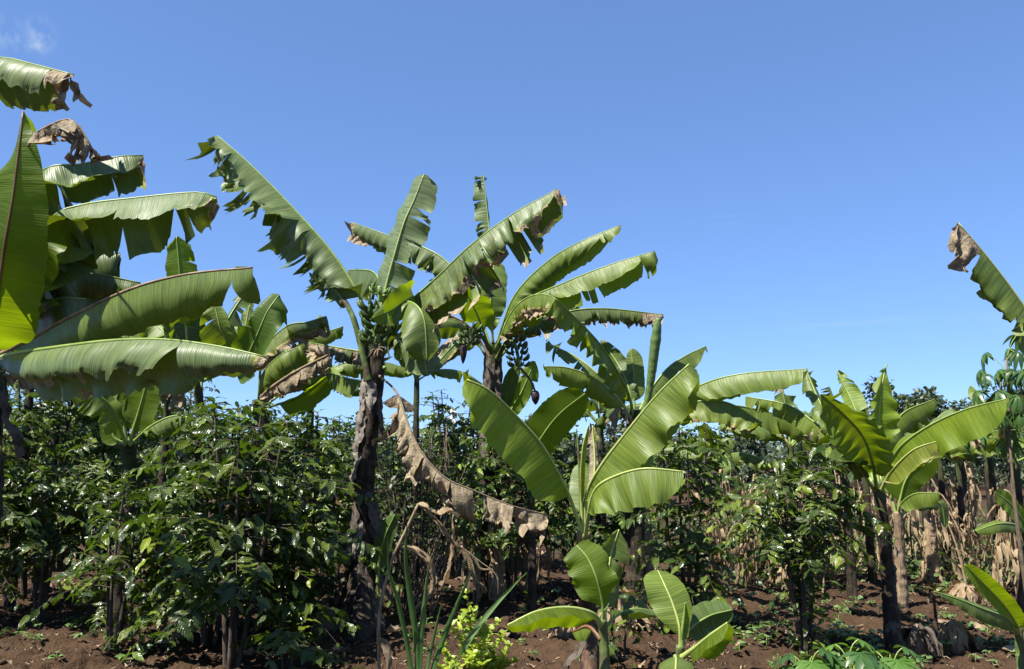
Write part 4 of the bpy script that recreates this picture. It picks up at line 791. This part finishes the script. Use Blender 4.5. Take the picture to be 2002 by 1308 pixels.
LF(U5, [(738, 1140, 7.6), (742, 1090, 7.6), (754, 1045, 7.6), (772, 1006, 7.6)], (-.7, .1, .3), .10, (.8, -.2, .3), .09, up=(0, .3, .9), t0=.15, tint=DRK)  # darker tint stands for the shade on this leaf
# ------------------------------------------------------------------ coffee bushes
cr = lambda f: math.sin(math.pi * min(1, .22 + .74 * f)) ** .7
umb = lambda f: .14 + .95 * max(0, min(1, (f - .48) / .22)) * (1 - .55 * max(0, (f - .8) / .2))
col = lambda f: .6 + .5 * math.sin(math.pi * f)
CB = 'coffee bushes'
coffee_bush(ground_at(450, 1300), 2.3, .95, 1, 'big dense glossy coffee bush filling the lower left foreground', 4, .45, cr, .165, .74, CB, .3)
coffee_bush(below(590, 1000, 8.0), 2.2, .95, 2, 'coffee bush touching the left side of the shaggy banana trunk', 4, .3, cr, .135, .95, CB, .3)
coffee_bush(below(230, 1000, 9.6), 2.5, 1.0, 3, 'coffee bush in the second row behind the low glowing banana leaves', 4, .85, cr, .135, 1.0, CB, .3, .05)
coffee_bush(below(70, 1000, 9.5), 3.0, 1.15, 4, 'dark coffee bush at the left edge behind the brown stem', 4, .85, cr, .135, 1.0, CB, .35, .05)
coffee_bush(below(-90, 950, 8.0), 2.6, 1.1, 5, 'coffee bush cut off by the left edge', 4, .85, cr, .135, 1.0, CB, .3, .05)
coffee_bush(below(130, 900, 12.0), 3.4, 1.25, 6, 'tall coffee bush far back on the left', 3, .5, cr, .14, 1.0, CB, .3, .05)
coffee_bush(below(425, 900, 7.4), 2.25, .85, 7, 'tall coffee bush behind the big foreground one, top against the sky gap', 4, .5, cr, .14, 1.0, CB, .3)
coffee_bush(below(655, 900, 11.5), 2.55, 1.1, 8, 'coffee bush left behind the shaggy trunk with its top in the blue gap', 4, .5, cr, .14, .95, CB, .3)
coffee_bush(below(880, 900, 12.0), 2.75, .95, 9, 'loose coffee bush behind the hanging dead leaf', 4, .75, cr, .135, .75, CB, .35)
coffee_bush(below(1000, 950, 9.4), 2.2, .85, 10, 'coffee bush under the centre banana with two bunches', 4, .75, cr, .135, .95, CB, .3)
coffee_bush(below(935, 900, 11.8), 2.9, 1.0, 11, 'taller coffee bush left of the centre banana trunk', 3, .75, cr, .135, .9, CB, .3)
coffee_bush(below(1130, 950, 9.8), 2.1, .85, 12, 'coffee bush between the two middle bananas', 4, .75, cr, .135, .95, CB, .3)
coffee_bush(ground_at(1345, 1235), 2.05, .46, 13, 'column shaped coffee bush below the large wavy leaf', 4, .22, col, .14, .95, CB, .25, .25)
coffee_bush(ground_at(1575, 1272), 1.68, .70, 15, 'umbrella shaped coffee bush on the right with bare dark stems', 4, .14, umb, .13, 1.0, CB, .16, .22, lev=.058)
coffee_bush(below(1235, 950, 11.0), 2.2, .7, 16, 'coffee bush far behind the column shaped one', 3, .5, cr, .135, .95, CB, .3)
coffee_bush(below(760, 950, 12.5), 2.5, 1.0, 17, 'coffee bush right behind the shaggy trunk', 3, .5, cr, .135, .8, CB, .3)
coffee_bush(below(330, 930, 13.5), 3.5, 1.3, 18, 'tallest coffee bush in the back row on the left', 3, .5, cr, .14, .95, CB, .3)
coffee_bush(ground_at(560, 1330), .5, .5, 20, 'knee high coffee shoot with big shiny leaves at the bottom', 2, .06, col, .15, .9, CB, .1, .3)
coffee_bush(ground_at(1215, 1290), .55, .40, 21, 'low coffee shoot between the front banana suckers', 2, .08, col, .13, .9, CB, .1, .3)
coffee_bush(ground_at(225, 1225), .62, .55, 22, 'low coffee shoot on the shaded soil at the left', 2, .15, col, .14, .8, CB, .1, .2)

coffee_bush(below(240, 1000, 7.0), 1.5, .58, 24, 'shaded coffee bush hiding the stem of the low glowing banana', 4, .62, cr, .15, .8, CB, .2, .08)
coffee_bush(below(95, 1000, 8.2), 1.9, .8, 26, 'shaded coffee bush near the left edge with bare lower stems', 4, .7, cr, .14, .9, CB, .25, .05)

# loose leafy shrubs and the twiggy one in the middle
coffee_bush(below(815, 900, 8.9), 2.05, .62, 30, 'pale twiggy shrub with thin bare branches behind the dead leaf', 6, .7, col, .075, .8, None, .4, .6, M_BUSH, 'twiggy_shrub', 'shrub', .07)
o = thing('dead_branches', 'tangle of thin bare twigs beside the shaggy trunk', 'dead shrub', below(815, 900, 8.6)); rng = np.random.default_rng(4)
for k in range(44):
    c = np.array(o.location); a = c + [rng.normal(0, .1), rng.normal(0, .1), 0]; t = a + [rng.normal(.05, .35), rng.normal(0, .2), rng.uniform(1.0, 2.1)]
    m = (a + t) / 2 + rng.normal(0, .14, 3); V, F, U = tube(resample([a, m, t], 10)[0], np.linspace(.008, .002, 10), 5, .2, k); make('twig', V - c, F, M_STALK if k % 3 == 0 else M_TWIG, o, U)

# ------------------------------------------------------------------ broken maize in front
m0 = ground_at(742, 1400)
MZ = thing('broken_maize', 'tall dry maize plant snapped over, its tassel hanging down in front of the coffee', 'maize plant', m0)
dm = float(np.dot(m0 - CAM, FA))
mp = [m0 - [0, 0, .05], at(741, 1290, dm), at(742, 1200, dm), at(765, 1100, dm), at(797, 1030, dm), at(818, 985, dm)]
def part_tube(root, name, pts, rad, mat, ns=8, n=30, jit=.08, seed=0):
    P, _ = resample(pts, n); V, F, U = tube(P, np.interp(np.linspace(0, 1, n), np.linspace(0, 1, len(rad)), rad), ns, jit, seed); return make(name, V - np.array(root.location), F, mat, root, U)
def part_strip(root, name, pts, wd, mat, seed, side=None, **k):
    X, q, U = dry_strip(pts, wd, seed, side, **k); return make(name, X - np.array(root.location), q, mat, root, U)
part_tube(MZ, 'stalk', mp, [.013, .013, .012, .011, .010, .009], M_STALK)
part_tube(MZ, 'stalk', [at(818, 985, dm), at(845, 1010, dm), at(872, 1045, dm), at(900, 1068, dm)], [.009, .006, .005, .004], M_STALK)
ts = at(900, 1068, dm)
tas = part_tube(MZ, 'tassel', [ts, at(935, 1095, dm), at(970, 1125, dm), at(974, 1165, dm)], [.004, .003, .003, .002], M_STALK)
for k, e in enumerate(((905, 1110, 905, 1140), (925, 1115, 928, 1150), (940, 1110, 962, 1112), (930, 1130, 943, 1142), (918, 1120, 915, 1150))):
    bag = Bag(); P, _ = resample([ts, at((900 + e[0]) / 2 + 6, (1068 + e[1]) / 2 - 2, dm), at(e[0], e[1], dm), at(e[2], e[3], dm)], 24); V, F, U = tube(P, .0022, 5); bag.add(V, F, U)
    for j in range(4, 24):
        for sg in (-1, 1):
            V, F, U = tube([P[j], P[j] + np.array([sg * .006, 0, -.006]), P[j] + np.array([sg * .008, .002, -.014])], [.002, .0032, .001], 6); bag.add(V, F, U)
    o = bag.build('tassel_branch', M_STRAW, tas, m0)
part_strip(MZ, 'dry_leaf', [at(818, 985, dm), at(850, 1002, dm - .1), at(880, 1000, dm - .2), at(895, 1012, dm - .2)], .022, M_STRAW, 3, cup=.25)
part_strip(MZ, 'dry_leaf', [at(822, 988, dm), at(850, 1015, dm - .05), at(878, 1050, dm - .05), at(900, 1075, dm)], .016, M_STRAW, 4, cup=.25)
part_strip(MZ, 'dry_leaf', [at(777, 1065, dm), at(810, 1072, dm), at(840, 1100, dm), at(848, 1140, dm), at(830, 1175, dm), at(806, 1195, dm)], .02, M_STRAW, 6, np.array([.9, .3, .3]), cup=.2)
part_strip(MZ, 'dry_leaf', [at(884, 1000, dm + .2), at(886, 1060, dm + .2), at(876, 1120, dm + .2), at(862, 1145, dm + .2)], .02, M_STRAW, 7, cup=.25)
part_strip(MZ, 'husk', [at(743, 1245, dm - .02), at(753, 1258, dm - .06), at(760, 1285, dm - .08), at(757, 1330, dm - .08)], .022, M_STRAW, 8, np.array([1., .3, 0]), cup=.3, rag=.4, jit=.004)

# ------------------------------------------------------------------ sword leaved grass in front
n0_ = ground_at(815, 1420); dn = float(np.dot(n0_ - CAM, FA))
GR = thing('sword_grass', 'clump of long stiff green blades standing in the front', 'tall grass', n0_)
for k, (pts, wd) in enumerate((([(815, 1400), (800, 1290), (778, 1180), (760, 1118), (757, 1050)], .018), ([(818, 1400), (815, 1280), (800, 1160), (792, 1090), (795, 1020)], .023), ([(822, 1400), (820, 1280), (832, 1150), (841, 1095)], .020),
        ([(826, 1400), (838, 1290), (856, 1210), (864, 1175)], .012), ([(826, 1400), (855, 1280), (890, 1190), (912, 1140), (926, 1112)], .018), ([(830, 1400), (885, 1300), (955, 1200), (1010, 1140), (1032, 1120)], .020))):
    P = [n0_ + [0, 0, .0]] + [at(a, b, dn - .08 * j) for j, (a, b) in enumerate(pts[1:])]
    X, q, U = sheet_strip(P, wd, [1, -.5, .3] if k != 5 else [.5, -.3, .8], 70 + k, 40, 5, -.35, .02, .002, .04)
    make('blade', X - n0_, q, M_CANE, GR, U, {'tint': np.full(len(X), (.2, .1, .5, .4, .05, .9)[k])})

# ------------------------------------------------------------------ lime green shrub
s0 = ground_at(930, 1345); ds = float(np.dot(s0 - CAM, FA))
LS = thing('lime_shrub', 'low shrub with small lime yellow leaves beside the sword grass', 'shrub', s0); rng = np.random.default_rng(12)
O = []; D = []; N = []; bag = Bag()
for (px, py) in ((880, 1225), (900, 1205), (925, 1195), (912, 1160), (950, 1225), (975, 1215), (985, 1240), (955, 1265), (905, 1255), (870, 1275), (995, 1260), (930, 1250), (945, 1300), (885, 1300), (970, 1290), (1010, 1295), (915, 1290), (860, 1305), (940, 1215), (990, 1300), (865, 1250), (925, 1275)):
    t = at(px, py, ds + rng.uniform(-.2, .25)); P, _ = resample([s0, s0 * .55 + t * .45 + rng.normal(0, .03, 3), t], 16)
    V, F, U = tube(P, np.linspace(.005, .0018, 16), 5); bag.add(V, F, U)
    for j in range(6, 16):
        for sg in range(3):
            a = rng.uniform(0, 6.28); O.append(P[j]); D.append([math.cos(a), math.sin(a), rng.uniform(.3, 1.2)]); N.append([rng.normal(0, .5), -.35 + rng.normal(0, .4), 1])
bag.build('stem', M_PET, LS, s0)
V, F, U, t = leaf_cloud(np.array(O) - s0, D, N, rng.uniform(.04, .075, len(O)), rng.uniform(.012, .019, len(O)), .2, .3, rng.random(len(O)), 6, .8, .02)
make('foliage', V, F, M_LIME, LS, U, {'tint': t})

# ------------------------------------------------------------------ cassava
def palmate(bO, c, ax, nrm, ll, n, rng, droop=.4):
    ax = np.asarray(ax, float); ax /= np.linalg.norm(ax); sd = np.cross(nrm, ax); sd /= np.linalg.norm(sd)
    for k in range(n):
        a = (k - (n - 1) / 2) * (2.0 / (n - 1)) * 1.75
        d = ax * math.cos(a) + sd * math.sin(a); bO.append((c, d, nrm, ll * (1 - .28 * abs(a) / 1.75) * rng.uniform(.93, 1.05), droop * rng.uniform(.7, 1.3)))
def cassava(loc, tops, ll, label, seed, nl=9, spread=.28, droop=.5, stem_r=.018, dip=.5, lw=.135):
    rng = np.random.default_rng(seed); loc = np.asarray(loc, float); r = thing('cassava_plant', label, 'cassava', loc, 'cassava plants'); lo = []; bagp = Bag()
    for t in tops:
        t = np.asarray(t, float); P, _ = resample([loc - [0, 0, .05], loc * .4 + t * .6 + rng.normal(0, .05, 3), t], 20)
        V, F, U = tube(P, np.linspace(stem_r, stem_r * .4, 20), 8, .1, seed); make('stem', V - loc, F, M_TWIG, r, U)
        for k in range(nl):
            a = k * 2.4 + rng.uniform(-.3, .3); f = k / max(1, nl - 1); b = P[int(19 - f * 4)]
            hd = np.array([math.cos(a), math.sin(a), 0]); e = b + hd * spread * (.45 + .8 * f) + [0, 0, spread * (.75 - .95 * f)]
            V, F, U = tube(resample([b, (b + e) / 2 + [0, 0, .03], e], 8)[0], .0035, 5); bagp.add(V, F, U)
            palmate(lo, e, hd + [0, 0, -.25 - dip * (.4 + .6 * f)], np.array([0, 0, 1.]) + hd * .35, ll * rng.uniform(.8, 1.1), 7, rng, droop)
    bagp.build('leaf_stalk', M_PET, r, loc)
    V, F, U, t = leaf_cloud(np.array([q[0] for q in lo]) - loc, [q[1] for q in lo], [q[2] for q in lo], np.array([q[3] for q in lo]), np.array([q[3] for q in lo]) * lw, np.array([q[4] for q in lo]), .25, np.repeat(rng.random(len(lo) // 7) ** 1.5 * (.4 if dip > 1 else 1), 7)[:len(lo)] if len(lo) % 7 == 0 else .3, 8, 1.15, .01)
    make('foliage', V, F, M_CASS, r, U, {'tint': t}); return r
for px, py, d, sd, lab in ((1655, 1294, 4.35, 3, 'young cassava at the bottom edge, largest of the clump, starry leaves'), (1742, 1308, 4.4, 5, 'young cassava at the bottom edge, right of the largest one'), (1580, 1312, 4.3, 7, 'young cassava at the bottom edge, left of the largest one')):
    t = at(px, py + 4, d); cassava(on_ground(t[0], t[1]), [t], .165, lab, sd, 16, .17, .35, .012, .45, .16)
ct = below(1985, 900, 7.6)
cassava(ct, [at(1968, 700, 7.5), at(2010, 690, 7.7), at(1995, 735, 7.4), at(1955, 735, 7.6)], .165, 'tall cassava tree at the right edge with drooping fingered leaves', 8, 12, .30, .8, .020, 1.5, .15)

# ------------------------------------------------------------------ far trees
def far_tree(loc, h, rad, seed, label, n=1500, ll=.22, grp='far trees'):
    rng = np.random.default_rng(seed); loc = np.asarray(loc, float); r = thing('bushy_tree', label, 'tree', loc, grp)
    tk = Bag(); V, F, U = tube(resample([-np.array([0, 0, .2]), np.array([.1, 0, h * .5]), np.array([0, 0, h * .85])], 12)[0], np.linspace(.14, .04, 12), 8, .1, seed); tk.add(V, F, U)
    O = []; D = []; N = []; tint = []
    for k in range(16):
        a = rng.uniform(0, 6.28); q = rng.uniform(.1, .9); e = np.array([math.cos(a) * rad * q, math.sin(a) * rad * q, h * (1 - .45 * q * q) * rng.uniform(.62, 1.0) - .2])
        V, F, U = tube(resample([[0, 0, h * rng.uniform(.25, .6)], e * .5 + [0, 0, h * .25], e], 8)[0], np.linspace(.05, .012, 8), 6); tk.add(V, F, U)
        m = n // 16; d = rng.normal(0, 1, (m, 3)); d /= np.linalg.norm(d, axis=1)[:, None]; cs = rad * rng.uniform(.28, .48)
        p = e + d * cs * rng.uniform(.55, 1.05, (m, 1)) * [1, 1, .8]; O.append(p); D.append(d + rng.normal(0, .6, (m, 3))); N.append(d + [0, 0, .6]); tint.append(np.clip(rng.beta(1.5, 3, m) + rng.uniform(-.1, .25), 0, 1))
    tk.build('trunk', M_BARK, r)
    O = np.vstack(O); V, F, U, t = leaf_cloud(O, np.vstack(D), np.vstack(N), ll * rng.uniform(.6, 1.2, len(O)), ll * .3, .2, .2, np.concatenate(tint), 4)
    make('crown', V, F, M_TREE, r, U, {'tint': t}); return r
for k, (px, d, h, rad, lab) in enumerate(((1730, 34, 5.0, 1.5, 'dark round tree rising behind the upright banana leaf'), (1778, 33, 4.7, 1.2, 'brownish thin tree in the middle of the far clump'), (1825, 34, 4.8, 1.2, 'rounded tree on the right of the far clump'), (1870, 36, 4.3, 1.3, 'lower tree fading out of the far clump to the right'),
        (1455, 48, 4.0, 1.4, 'distant treetop just showing above the level banana leaves'), (1960, 34, 4.6, 2.0, 'tree behind the tall cassava'), (1630, 45, 3.8, 2.2, 'far low tree behind the left leaves of the slim banana'), (1250, 40, 3.6, 2.6, 'far low tree behind the spear leaf plant'),
        (1080, 38, 3.4, 2.6, 'far low tree right of the hanging purple bud'), (880, 40, 3.4, 2.6, 'far low tree behind the twiggy shrub'), (700, 38, 3.5, 2.6, 'far low tree behind the shaggy trunk'), (520, 36, 3.8, 2.6, 'far low tree behind the brown patched banana'), (330, 36, 4.2, 2.8, 'far low tree behind the tallest left coffee bush'), (150, 35, 4.4, 2.8, 'far low tree behind the left back coffee bush'), (-30, 34, 4.6, 2.8, 'far low tree behind the left edge'), (1380, 42, 3.4, 2.4, 'far low tree between the right coffee bushes'))):
    p = at(px, 800, d); far_tree(on_ground(p[0], p[1]) * [1, 1, 0], h, rad, 300 + k, lab, 1500 if k < 6 else 1100, .22 if k < 6 else .30)

rng = np.random.default_rng(55); n = 26000
a = rng.uniform(-.85, .85, n); yy = rng.uniform(44, 58, n); xx = a * yy; top = 2.5 + .8 * fbm(xx * .22, yy * 0, 91, 3); zz = top * rng.random(n) ** .6
dd = rng.normal(0, 1, (n, 3)); V, F, U, t = leaf_cloud(np.stack([xx, yy, zz], 1), dd, np.array([0, -.6, 1.]) + rng.normal(0, .5, (n, 3)), rng.uniform(.25, .6, n), rng.uniform(.07, .16, n), .25, .2, rng.beta(1.5, 2.5, n), 4)
tag(make('far_wood', V, F, M_TREE, None, U, {'tint': t}), 'distant line of green growth behind the plantation', 'far growth', kind='stuff')
# ------------------------------------------------------------------ dry maize stalks, stumps and litter
rng = np.random.default_rng(77)
def maize_proto(seed, h, lab, loc, nl=6, grp='dry maize stalks'):
    r = np.random.default_rng(seed); o = thing('dry_maize_stalk', lab, 'maize stalk', loc, grp)
    P, _ = resample([[0, 0, -.05], [r.normal(0, .03), r.normal(0, .03), h * .5], [r.normal(0, .09), r.normal(0, .09), h]], 20)
    V, F, U = tube(P, np.linspace(.016, .008, 20), 7, .12, seed); make('stalk', V, F, M_STALK, o, U)
    for k in range(nl):
        z = h * r.uniform(.25, 1.0); b = P[int(z / h * 19)]; a = r.uniform(0, 6.28); hd = np.array([math.cos(a), math.sin(a), 0]); ln = r.uniform(.3, .65); ln = min(ln, z * 1.05)
        pp = [b, b + hd * .06 + [0, 0, .05], b + hd * .13 + [0, 0, -ln * .35], b + hd * .10 + r.normal(0, .02, 3) + [0, 0, -ln * .7], b + hd * .12 + r.normal(0, .03, 3) + [0, 0, -ln]]
        X, q, U = sheet_strip(pp, .026, np.cross(hd, [0, 0, 1.]) + r.normal(0, .3, 3), seed * 9 + k, 16, 4, .5, .2, .01)
        make('dry_leaf', X, q, M_STRAW, o, U)
    return o
MLAB = 'dry tan maize stalk standing in the thicket behind the bare soil on the right'
first = ground_at(1480, 1060); protos = [maize_proto(900, 1.35, MLAB, first), maize_proto(901, 1.6, MLAB, ground_at(1530, 1050)), maize_proto(902, 1.1, MLAB, ground_at(1600, 1055)), maize_proto(903, 1.5, MLAB, ground_at(1690, 1060), 8), maize_proto(904, 1.25, MLAB, ground_at(1850, 1070), 8)]
n = 0
while n < 120:
    px = rng.uniform(1380, 2030); d = rng.uniform(10.5, 17) - .8 * (px > 1850)
    p = at(px, 900, d); copy_tree(protos[int(rng.integers(0, 5))], on_ground(p[0], p[1]), rng.uniform(0, 6.28), rng.uniform(.55, 1.12)).rotation_euler = (rng.normal(0, .2), rng.normal(0, .22), rng.uniform(0, 6.28)); n += 1
for k in range(26):
    p = at(rng.uniform(1375, 1600), 900, rng.uniform(9.2, 12.5)); copy_tree(protos[int(rng.integers(0, 5))], on_ground(p[0], p[1]), 0, rng.uniform(.55, .95)).rotation_euler = (rng.normal(0, .15), rng.normal(0, .15), rng.uniform(0, 6.28))
MMID = 'thin dry maize stalk in the shade between the middle coffee bushes'
mid0 = maize_proto(910, .9, MMID, ground_at(880, 1130), 5, 'dry stalks in the middle')
for px, py in ((850, 1110), (905, 1125), (960, 1130), (1010, 1110), (1050, 1140), (925, 1180), (985, 1170), (1040, 1090), (1080, 1100), (890, 1085), (1185, 1120), (1210, 1135), (1240, 1110), (1440, 1120), (1435, 1060)):
    copy_tree(mid0, ground_at(px, py) - [0, 0, .03], rng.uniform(0, 6.28), rng.uniform(.6, 1.0), group='dry stalks in the middle')
# dead banana stems cut off at waist height
def dead_stem(px, py, h, r, label, seed, name='dead_banana_stem'):
    b = ground_at(px, py); o = thing(name, label, 'plant stump', b, 'dead banana stems'); rg = np.random.default_rng(seed)
    pts = [b - [0, 0, .08], b + [rg.normal(0, .01), 0, h * .5], b + [rg.normal(0, .03), 0, h]]
    stem(o, pts, [r * 1.35, r, r * .9], M_DEAD, seed, .2, 'stem', 0, 20)
    sheaths(o, pts, [r * 1.35, r, r * .9], [(.98 - .14 * k * rg.random() - .1 * k, rg.uniform(3.2, 6.2), h * rg.uniform(.3, .6), r * .55, r * rg.uniform(.4, 1.1)) for k in range(6)], seed * 3, M_STRAW)
    return o
dead_stem(1655, 1098, .9, .072, 'pale fibrous dead banana stem behind the umbrella coffee bush', 1)
dead_stem(1686, 1102, .8, .055, 'dead banana stem right next to the pale fibrous one', 2)
dead_stem(1700, 1060, .9, .055, 'narrow dead stem farther back, left of the blackish trunk', 3)
dead_stem(1826, 1135, .78, .075, 'bundle like dead stem wrapped in dry yellow leaves on the open soil', 4)
dead_stem(1868, 1092, .8, .07, 'dead stem right of the bundle like one, farther back', 5)
dead_stem(1990, 1128, .95, .085, 'shaggy dead stem at the right edge', 6)
dead_stem(1560, 1050, 1.0, .07, 'tan dead stem seen through the umbrella coffee bush', 7)
dead_stem(1270, 1150, .8, .08, 'dead stem in the shade of the column shaped bush', 8)
dead_stem(1440, 1140, .6, .03, 'slender pale post like dead stem on open soil left of the umbrella bush', 9)
dead_stem(970, 1170, .85, .07, 'dark dead stem below the hanging tassel', 10)
dead_stem(1025, 1150, .8, .06, 'thin dead stem under the end of the hanging dead leaf', 11)
dead_stem(140, 1040, .8, .08, 'dead stem in deep shade on the left', 12)
def leaf_heap(px, py, rad, h, n, label, seed, mat=None):
    b = ground_at(px, py); o = thing('dry_leaf_heap', label, 'leaf heap', b, 'heaps of dry leaves'); rg = np.random.default_rng(seed)
    V, F, U = tube([[0, 0, -.05], [0, 0, h * .35], [0, 0, h * .7], [0, 0, h]], [rad * .8, rad * .7, rad * .45, rad * .1], 14, .3, seed); make('core', V, F, M_DEAD, o, U)
    for k in range(n):
        a = rg.uniform(0, 6.28); hd = np.array([math.cos(a), math.sin(a), 0]); q = rg.uniform(.7, 1.5)
        pp = [[0, 0, h * rg.uniform(.6, 1.05)] + hd * rad * .1, hd * rad * .6 * q + [0, 0, h * rg.uniform(.5, .9)], hd * rad * q + [0, 0, h * .25], hd * rad * 1.15 * q + [0, 0, -.01]]
        X, qd, U = sheet_strip(pp, rg.uniform(.015, .04), np.cross(hd, [0, 0, 1.]) + rg.normal(0, .3, 3), seed * 7 + k, 14, 5, .5, .3, .015); make('dry_leaf', X, qd, mat or M_STRAW, o, U)
leaf_heap(1797, 1272, .12, .22, 16, 'dome shaped heap of dry leaves right of the blackish trunk', 1, M_SHEATH)
leaf_heap(1862, 1262, .15, .22, 20, 'ragged pale heap of dry leaves under the narrow sucker leaf', 2)
leaf_heap(1886, 1178, .18, .22, 14, 'collapsed arching straw plant on the open soil', 3)
leaf_heap(640, 1225, .2, .25, 14, 'heap of dry leaves left of the shaggy trunk foot', 4, M_SHEATH)
leaf_heap(1525, 1150, .14, .3, 12, 'pile of leaning dry stalks left of the umbrella bush stems', 5)
leaf_heap(1205, 1215, .3, .3, 22, 'pale dry leaf heap behind the front sucker', 6)
leaf_heap(1110, 1240, .16, .16, 10, 'small curl of dry leaves left of the reddish stem', 7)
# thin dead stake by the heaps
sk = ground_at(1836, 1262); ST = thing('stake', 'thin grey leaning dead stake beside the pale heap', 'stake', sk)
part_tube(ST, 'shaft', [sk - [0, 0, .05], at(1830, 1215, 7.3), at(1826, 1165, 7.2)], [.017, .015, .012], M_BARK, 8, 20, .25)
part_strip(ST, 'dry_leaf', [at(1826, 1168, 7.2), at(1820, 1158, 7.2), at(1818, 1165, 7.2), at(1815, 1180, 7.2)], .015, M_STRAW, 5)
# white scrap in the branches
wp = at(886, 815, 9.4); WB = thing('plastic_scrap', 'small white scrap caught in the twigs left of the centre trunk', 'scrap', wp)
V, F, U = sheet_strip([[-.02, 0, .09], [.01, -.03, .05], [0, .0, 0], [.02, -.03, -.07]], .035, [1, .3, 0], 5, 18, 9, .7, .5, .03, .3); make('sheet', V, F, M_WHITE, WB, U)

# ------------------------------------------------------------------ seedlings on the soil
SLAB = 'tiny bean seedling sprouting from the bare brown soil'
def seedling(seed, loc):
    r = np.random.default_rng(seed); o = thing('bean_seedling', SLAB, 'seedling', loc, 'bean seedlings'); n = int(r.integers(4, 8)); a = r.uniform(0, 6.28, n); ln = r.uniform(.05, .095, n)
    z = r.uniform(.02, .09, n); O = np.stack([np.cos(a) * .02, np.sin(a) * .02, z], 1); D = np.stack([np.cos(a), np.sin(a), r.uniform(-.2, .5, n)], 1); N = np.array([0, 0, 1.]) + r.normal(0, .3, (n, 3))
    V, F, U, t = leaf_cloud(O, D, N, ln, ln * .42, .3, .25, r.random(n), 6, .75, .03); make('foliage', V, F, M_SEED, o, U, {'tint': t})
    V, F, U = tube([[0, 0, -.03], [0, 0, .04], [0, 0, z.max()]], [.004, .003, .002], 6); make('stem', V, F, M_PET, o, U); return o
sp = [seedling(k, ground_at(1560 + 40 * k, 1200)) for k in range(6)]
cnt = 0
def scatter(n, x0, x1, y0, y1, s0=.5, s1=.9):
    global cnt
    for k in range(n):
        p = ground_at(rng.uniform(x0, x1), y0 + (y1 - y0) * rng.random() ** .8)
        copy_tree(sp[int(rng.integers(0, 6))], [p[0], p[1], float(gz(p[0], p[1])) - .005], rng.uniform(0, 6.28), rng.uniform(s0, s1)); cnt += 1
scatter(215, 1400, 2010, 1075, 1308); scatter(34, 1750, 2010, 1065, 1140, .6, .95); scatter(34, 780, 1120, 1110, 1300); scatter(22, 0, 330, 1180, 1306, .5, .8)
# straw bits and clods
M_LIT = plain_material('straw_bits', (.13, .09, .055), (.28, .21, .135), .85, 5)
n = 3600; px = rng.uniform(-.75, .75, n); yy = 4.5 + 13 * rng.random(n) ** 1.2; xx = px * yy; O = np.stack([xx, yy, gz(xx, yy) + clod(xx, yy) + .012], 1)
a = rng.uniform(0, 6.28, n); D = np.stack([np.cos(a), np.sin(a), rng.normal(0, .15, n)], 1)
lg = np.where(rng.random(n) < .12, rng.uniform(.12, .34, n), rng.uniform(.03, .15, n)); V, F, U, t = leaf_cloud(O, D, np.array([0, 0, 1.]) + rng.normal(0, .35, (n, 3)), lg, np.where(lg > .16, lg * rng.uniform(.06, .2, n), rng.uniform(.002, .007, n)), rng.uniform(-.15, .3, n), .4, .5, 6, .5, .10)
tag(make('straw_litter', V, F, M_LIT, None, U), 'bits of dry straw and leaf strewn over the brown soil', 'litter', kind='stuff')
# weeds at the back
n = 9000; px = rng.uniform(-.2, .75, n); yy = 12.5 + 9 * rng.random(n); xx = px * yy
hgt = np.clip(.5 + .5 * fbm(xx * .8, yy * .8, 61, 3), 0, 1.2); zz = gz(xx, yy) + rng.random(n) * hgt * .75
a = rng.uniform(0, 6.28, n); V, F, U, t = leaf_cloud(np.stack([xx, yy, zz], 1), np.stack([np.cos(a), np.sin(a), rng.uniform(-.5, .8, n)], 1), np.array([0, -.3, 1.]) + rng.normal(0, .5, (n, 3)), rng.uniform(.05, .14, n), rng.uniform(.015, .035, n), .3, .2, rng.beta(1.5, 2, n), 5)
Vb, Fb, Ub, tb = V, F, U, t; n = 4200; px = rng.uniform(.22, .70, n); yy = 10.2 + 3.5 * rng.random(n); xx = px * yy; m = fbm(xx * .9, yy * .9, 71, 2) > .12; n = int(m.sum()); xx = xx[m]; yy = yy[m]; zz = gz(xx, yy) + rng.random(n) ** 1.6 * .5
a = rng.uniform(0, 6.28, n); V, F, U, t = leaf_cloud(np.stack([xx, yy, zz], 1), np.stack([np.cos(a), np.sin(a), rng.uniform(-.4, .9, n)], 1), np.array([0, -.3, 1.]) + rng.normal(0, .5, (n, 3)), rng.uniform(.05, .16, n), rng.uniform(.012, .03, n), .3, .2, rng.beta(1.8, 1.6, n), 5)
F = np.vstack([Fb, F + len(Vb)]); V = np.vstack([Vb, V]); U = np.vstack([Ub, U]); t = np.r_[tb, t]
tag(make('weeds', V, F, M_BUSH, None, U, {'tint': t}), 'low green weeds behind the dry maize at the field edge', 'weeds', kind='stuff')
print('objects', len(bpy.data.objects), 'seedlings', cnt)
